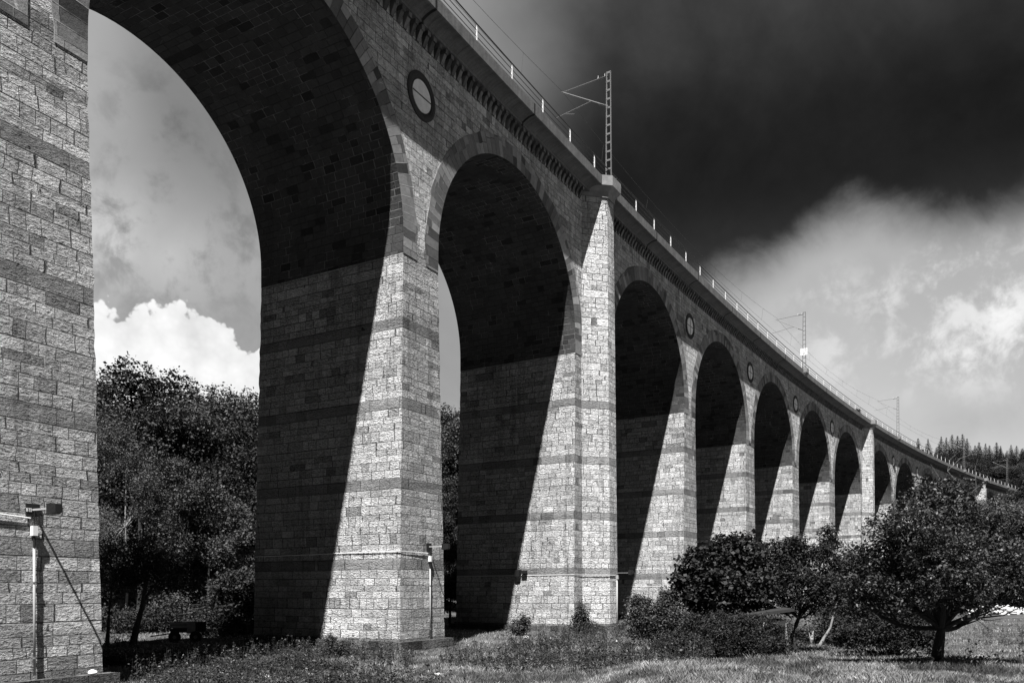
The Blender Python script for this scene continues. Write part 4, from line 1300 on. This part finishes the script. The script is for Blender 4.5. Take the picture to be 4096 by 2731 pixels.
rs_ = np.random.default_rng(300)
for (px, py, wpx, lab) in ((1065, 2700, 42, 'largest pale block in the brush below the first arch'), (1245, 2692, 26, 'round pale stone in the grass left of the second pier corner'), (890, 2686, 34, 'flat pale slab in the brush near the left pier'),
                           (1755, 2690, 40, 'flat pale stone in the grass before the second pier corner'), (1520, 2697, 16, 'small pale stone between two larger ones near the frame bottom'), (372, 2712, 40, 'pale stone lying on the left pier plinth'),
                           (2105, 2545, 26, 'small light stone at the foot of the buttressed pier'), (2470, 2562, 22, 'light stone right of the nearest buttress'), (2590, 2590, 26, 'whitish flat stone by the hazel bush')):
    H_ = 2.86 if px < 1900 else 2.72
    Yc = H_ * FPX / (py - 2357)
    if px == 372: Yc = 23.6
    x = px2w(px, Yc); g0 = float(ground_z(x, Yc)) if px != 372 else BASE
    o = link('loose_stone', stone_mesh(wpx / 2 / FPX * Yc, rs_)); o.location = (x, Yc, g0 + .03); o.rotation_euler = (rs_.normal(0, .15), rs_.normal(0, .15), rs_.random() * 6)
    tag(o, lab, 'stone', 'loose pale stones in the grass')
# stone heap at the end of the meadow
import random
heapV = []; heapF = []; off = 0
base_me = [stone_mesh(.34, rs_) for _ in range(6)]
Yc = 92.0
for k in range(330):
    px = rs_.uniform(3880, 4110); f = rs_.random() ** 1.5
    hgt = 1.15 * (1 - abs(px - 3995) / 190) + .15
    dyy = rs_.uniform(-1.6, 1.6); z = hgt * (1 - abs(dyy) / 2) * f
    x = px2w(px, Yc); g0 = float(ground_z(x, Yc))
    me = base_me[k % 6]; co = np.zeros(len(me.vertices) * 3, np.float32); me.vertices.foreach_get('co', co); co = co.reshape(-1, 3) * rs_.uniform(.5, 1.1)
    a = rs_.random() * 6.28; R_ = np.array([[cos(a), -sin(a), 0], [sin(a), cos(a), 0], [0, 0, 1]]); t_ = rs_.normal(0, .4)
    T_ = np.array([[1, 0, 0], [0, cos(t_), -sin(t_)], [0, sin(t_), cos(t_)]])
    co = co @ R_.T @ T_.T + np.array([x, Yc + dyy, g0 + z])
    fc = np.array([list(p.vertices) for p in me.polygons]) + off
    heapV.append(co); heapF.append(fc); off += len(co)
mh = plain('pale_rubble', 0.5, 0.95, 0.2, 3, 0, island=.15)
o = link('stone_heap', np_mesh('stone_heap', np.concatenate(heapV), np.concatenate(heapF), mh)); tag(o, 'heap of pale broken stone at the far end of the meadow', 'rubble', kind='stuff')

# ------------------------------------------------------------------ shed, post, stump, cart
Y = 31.5; xs = px2w(2835, Y); g_ = float(ground_z(xs, Y))
sh = empty('shed', (xs, Y, g_), radians(-8)); tag(sh, 'small overgrown shed with a slanting roof edge and white wall patch', 'shed')
w = 2.95
def bxm(name, a, b_, mat, par):
    mb = MB(); mb.box(idf, a, b_); o = mb.build(name, mat); o.parent = par; return o
bxm('wall', (0.1, 0, -.1), (w - .1, 1.9, 1.35), M['darkwood'], sh)
bxm('white_panel', (.28, -.02, .65), (.75, -.003, 1.12), M['white'], sh)
bxm('white_panel', (2.02, -.02, 1.1), (2.14, -.003, 1.4), M['white'], sh)
mb = MB()
def sl(x, y, z): return (x, y, z + 1.28 + .21 * x / w * 2.0)
mb.box(sl, (-.1, -.14, 0), (w + .2, 2.1, .05)); mb.build('roof', M['darkwood']).parent = sh
mb = MB(); mb.box(sl, (-.15, -.17, -.05), (w + .2, -.142, .06)); mb.build('fascia_board', M['darkwood']).parent = sh
Y = 33.0; xs = px2w(3150, Y); g_ = float(ground_z(xs, Y))
mb = MB(); mb.tube([(0, 0, -.1), (-.05, 0, .6), (-.12, 0, 1.28)], [.085, .075, .07], 8); o = mb.build('fence_post', M['wood']); o.location = (xs, Y, g_); tag(o, 'weathered wooden post leaning slightly, right of the bramble thicket', 'post')
Y = 39.0; xs = px2w(3245, Y); g_ = float(ground_z(xs, Y))
mb = MB(); mb.tube([(0, 0, -.1), (.02, 0, .45), (.1, 0, .85)], [.09, .085, .02], 7); mb.tube([(0, 0, .3), (-.15, 0, .95)], [.05, .01], 5); o = mb.build('tree_stump', M['birch']); o.location = (xs, Y, g_); tag(o, 'pale splintered stump left of the leaning tree', 'stump')
Y = 44.0; xs = px2w(753, Y); g_ = float(ground_z(xs, Y))
ct = empty('cart', (xs, Y, g_), radians(12)); tag(ct, 'old wooden farm cart under the trees in the first arch', 'cart')
for k, z in enumerate((.62, .80, .98)):
    bxm('side_board', (-.85, -.42, z), (.0, -.39, z + .15), M['darkwood'] if k == 0 else M['wood'], ct)
bxm('floor', (-.85, -.39, .55), (.85, .4, .6), M['darkwood'], ct)
bxm('end_board', (.0, -.42, .5), (.42, -.38, 1.12), M['wood'], ct)
bxm('rear_side', (-.85, .39, .6), (.85, .42, 1.1), M['darkwood'], ct)
for x in (-.6, .45):
    mb = MB(); mb.tube([(x, -.52, .32), (x, -.44, .32)], .32, 16); wl = mb.build('wheel', M['black']); wl.parent = ct
    mb = MB(); mb.tube([(x, -.54, .32), (x, -.52, .32)], .1, 10); mb.build('hub', M['steel']).parent = wl
mb = MB(); mb.tube([(-.85, 0, .5), (-1.9, 0, .35)], .04, 6); mb.build('drawbar', M['steel']).parent = ct
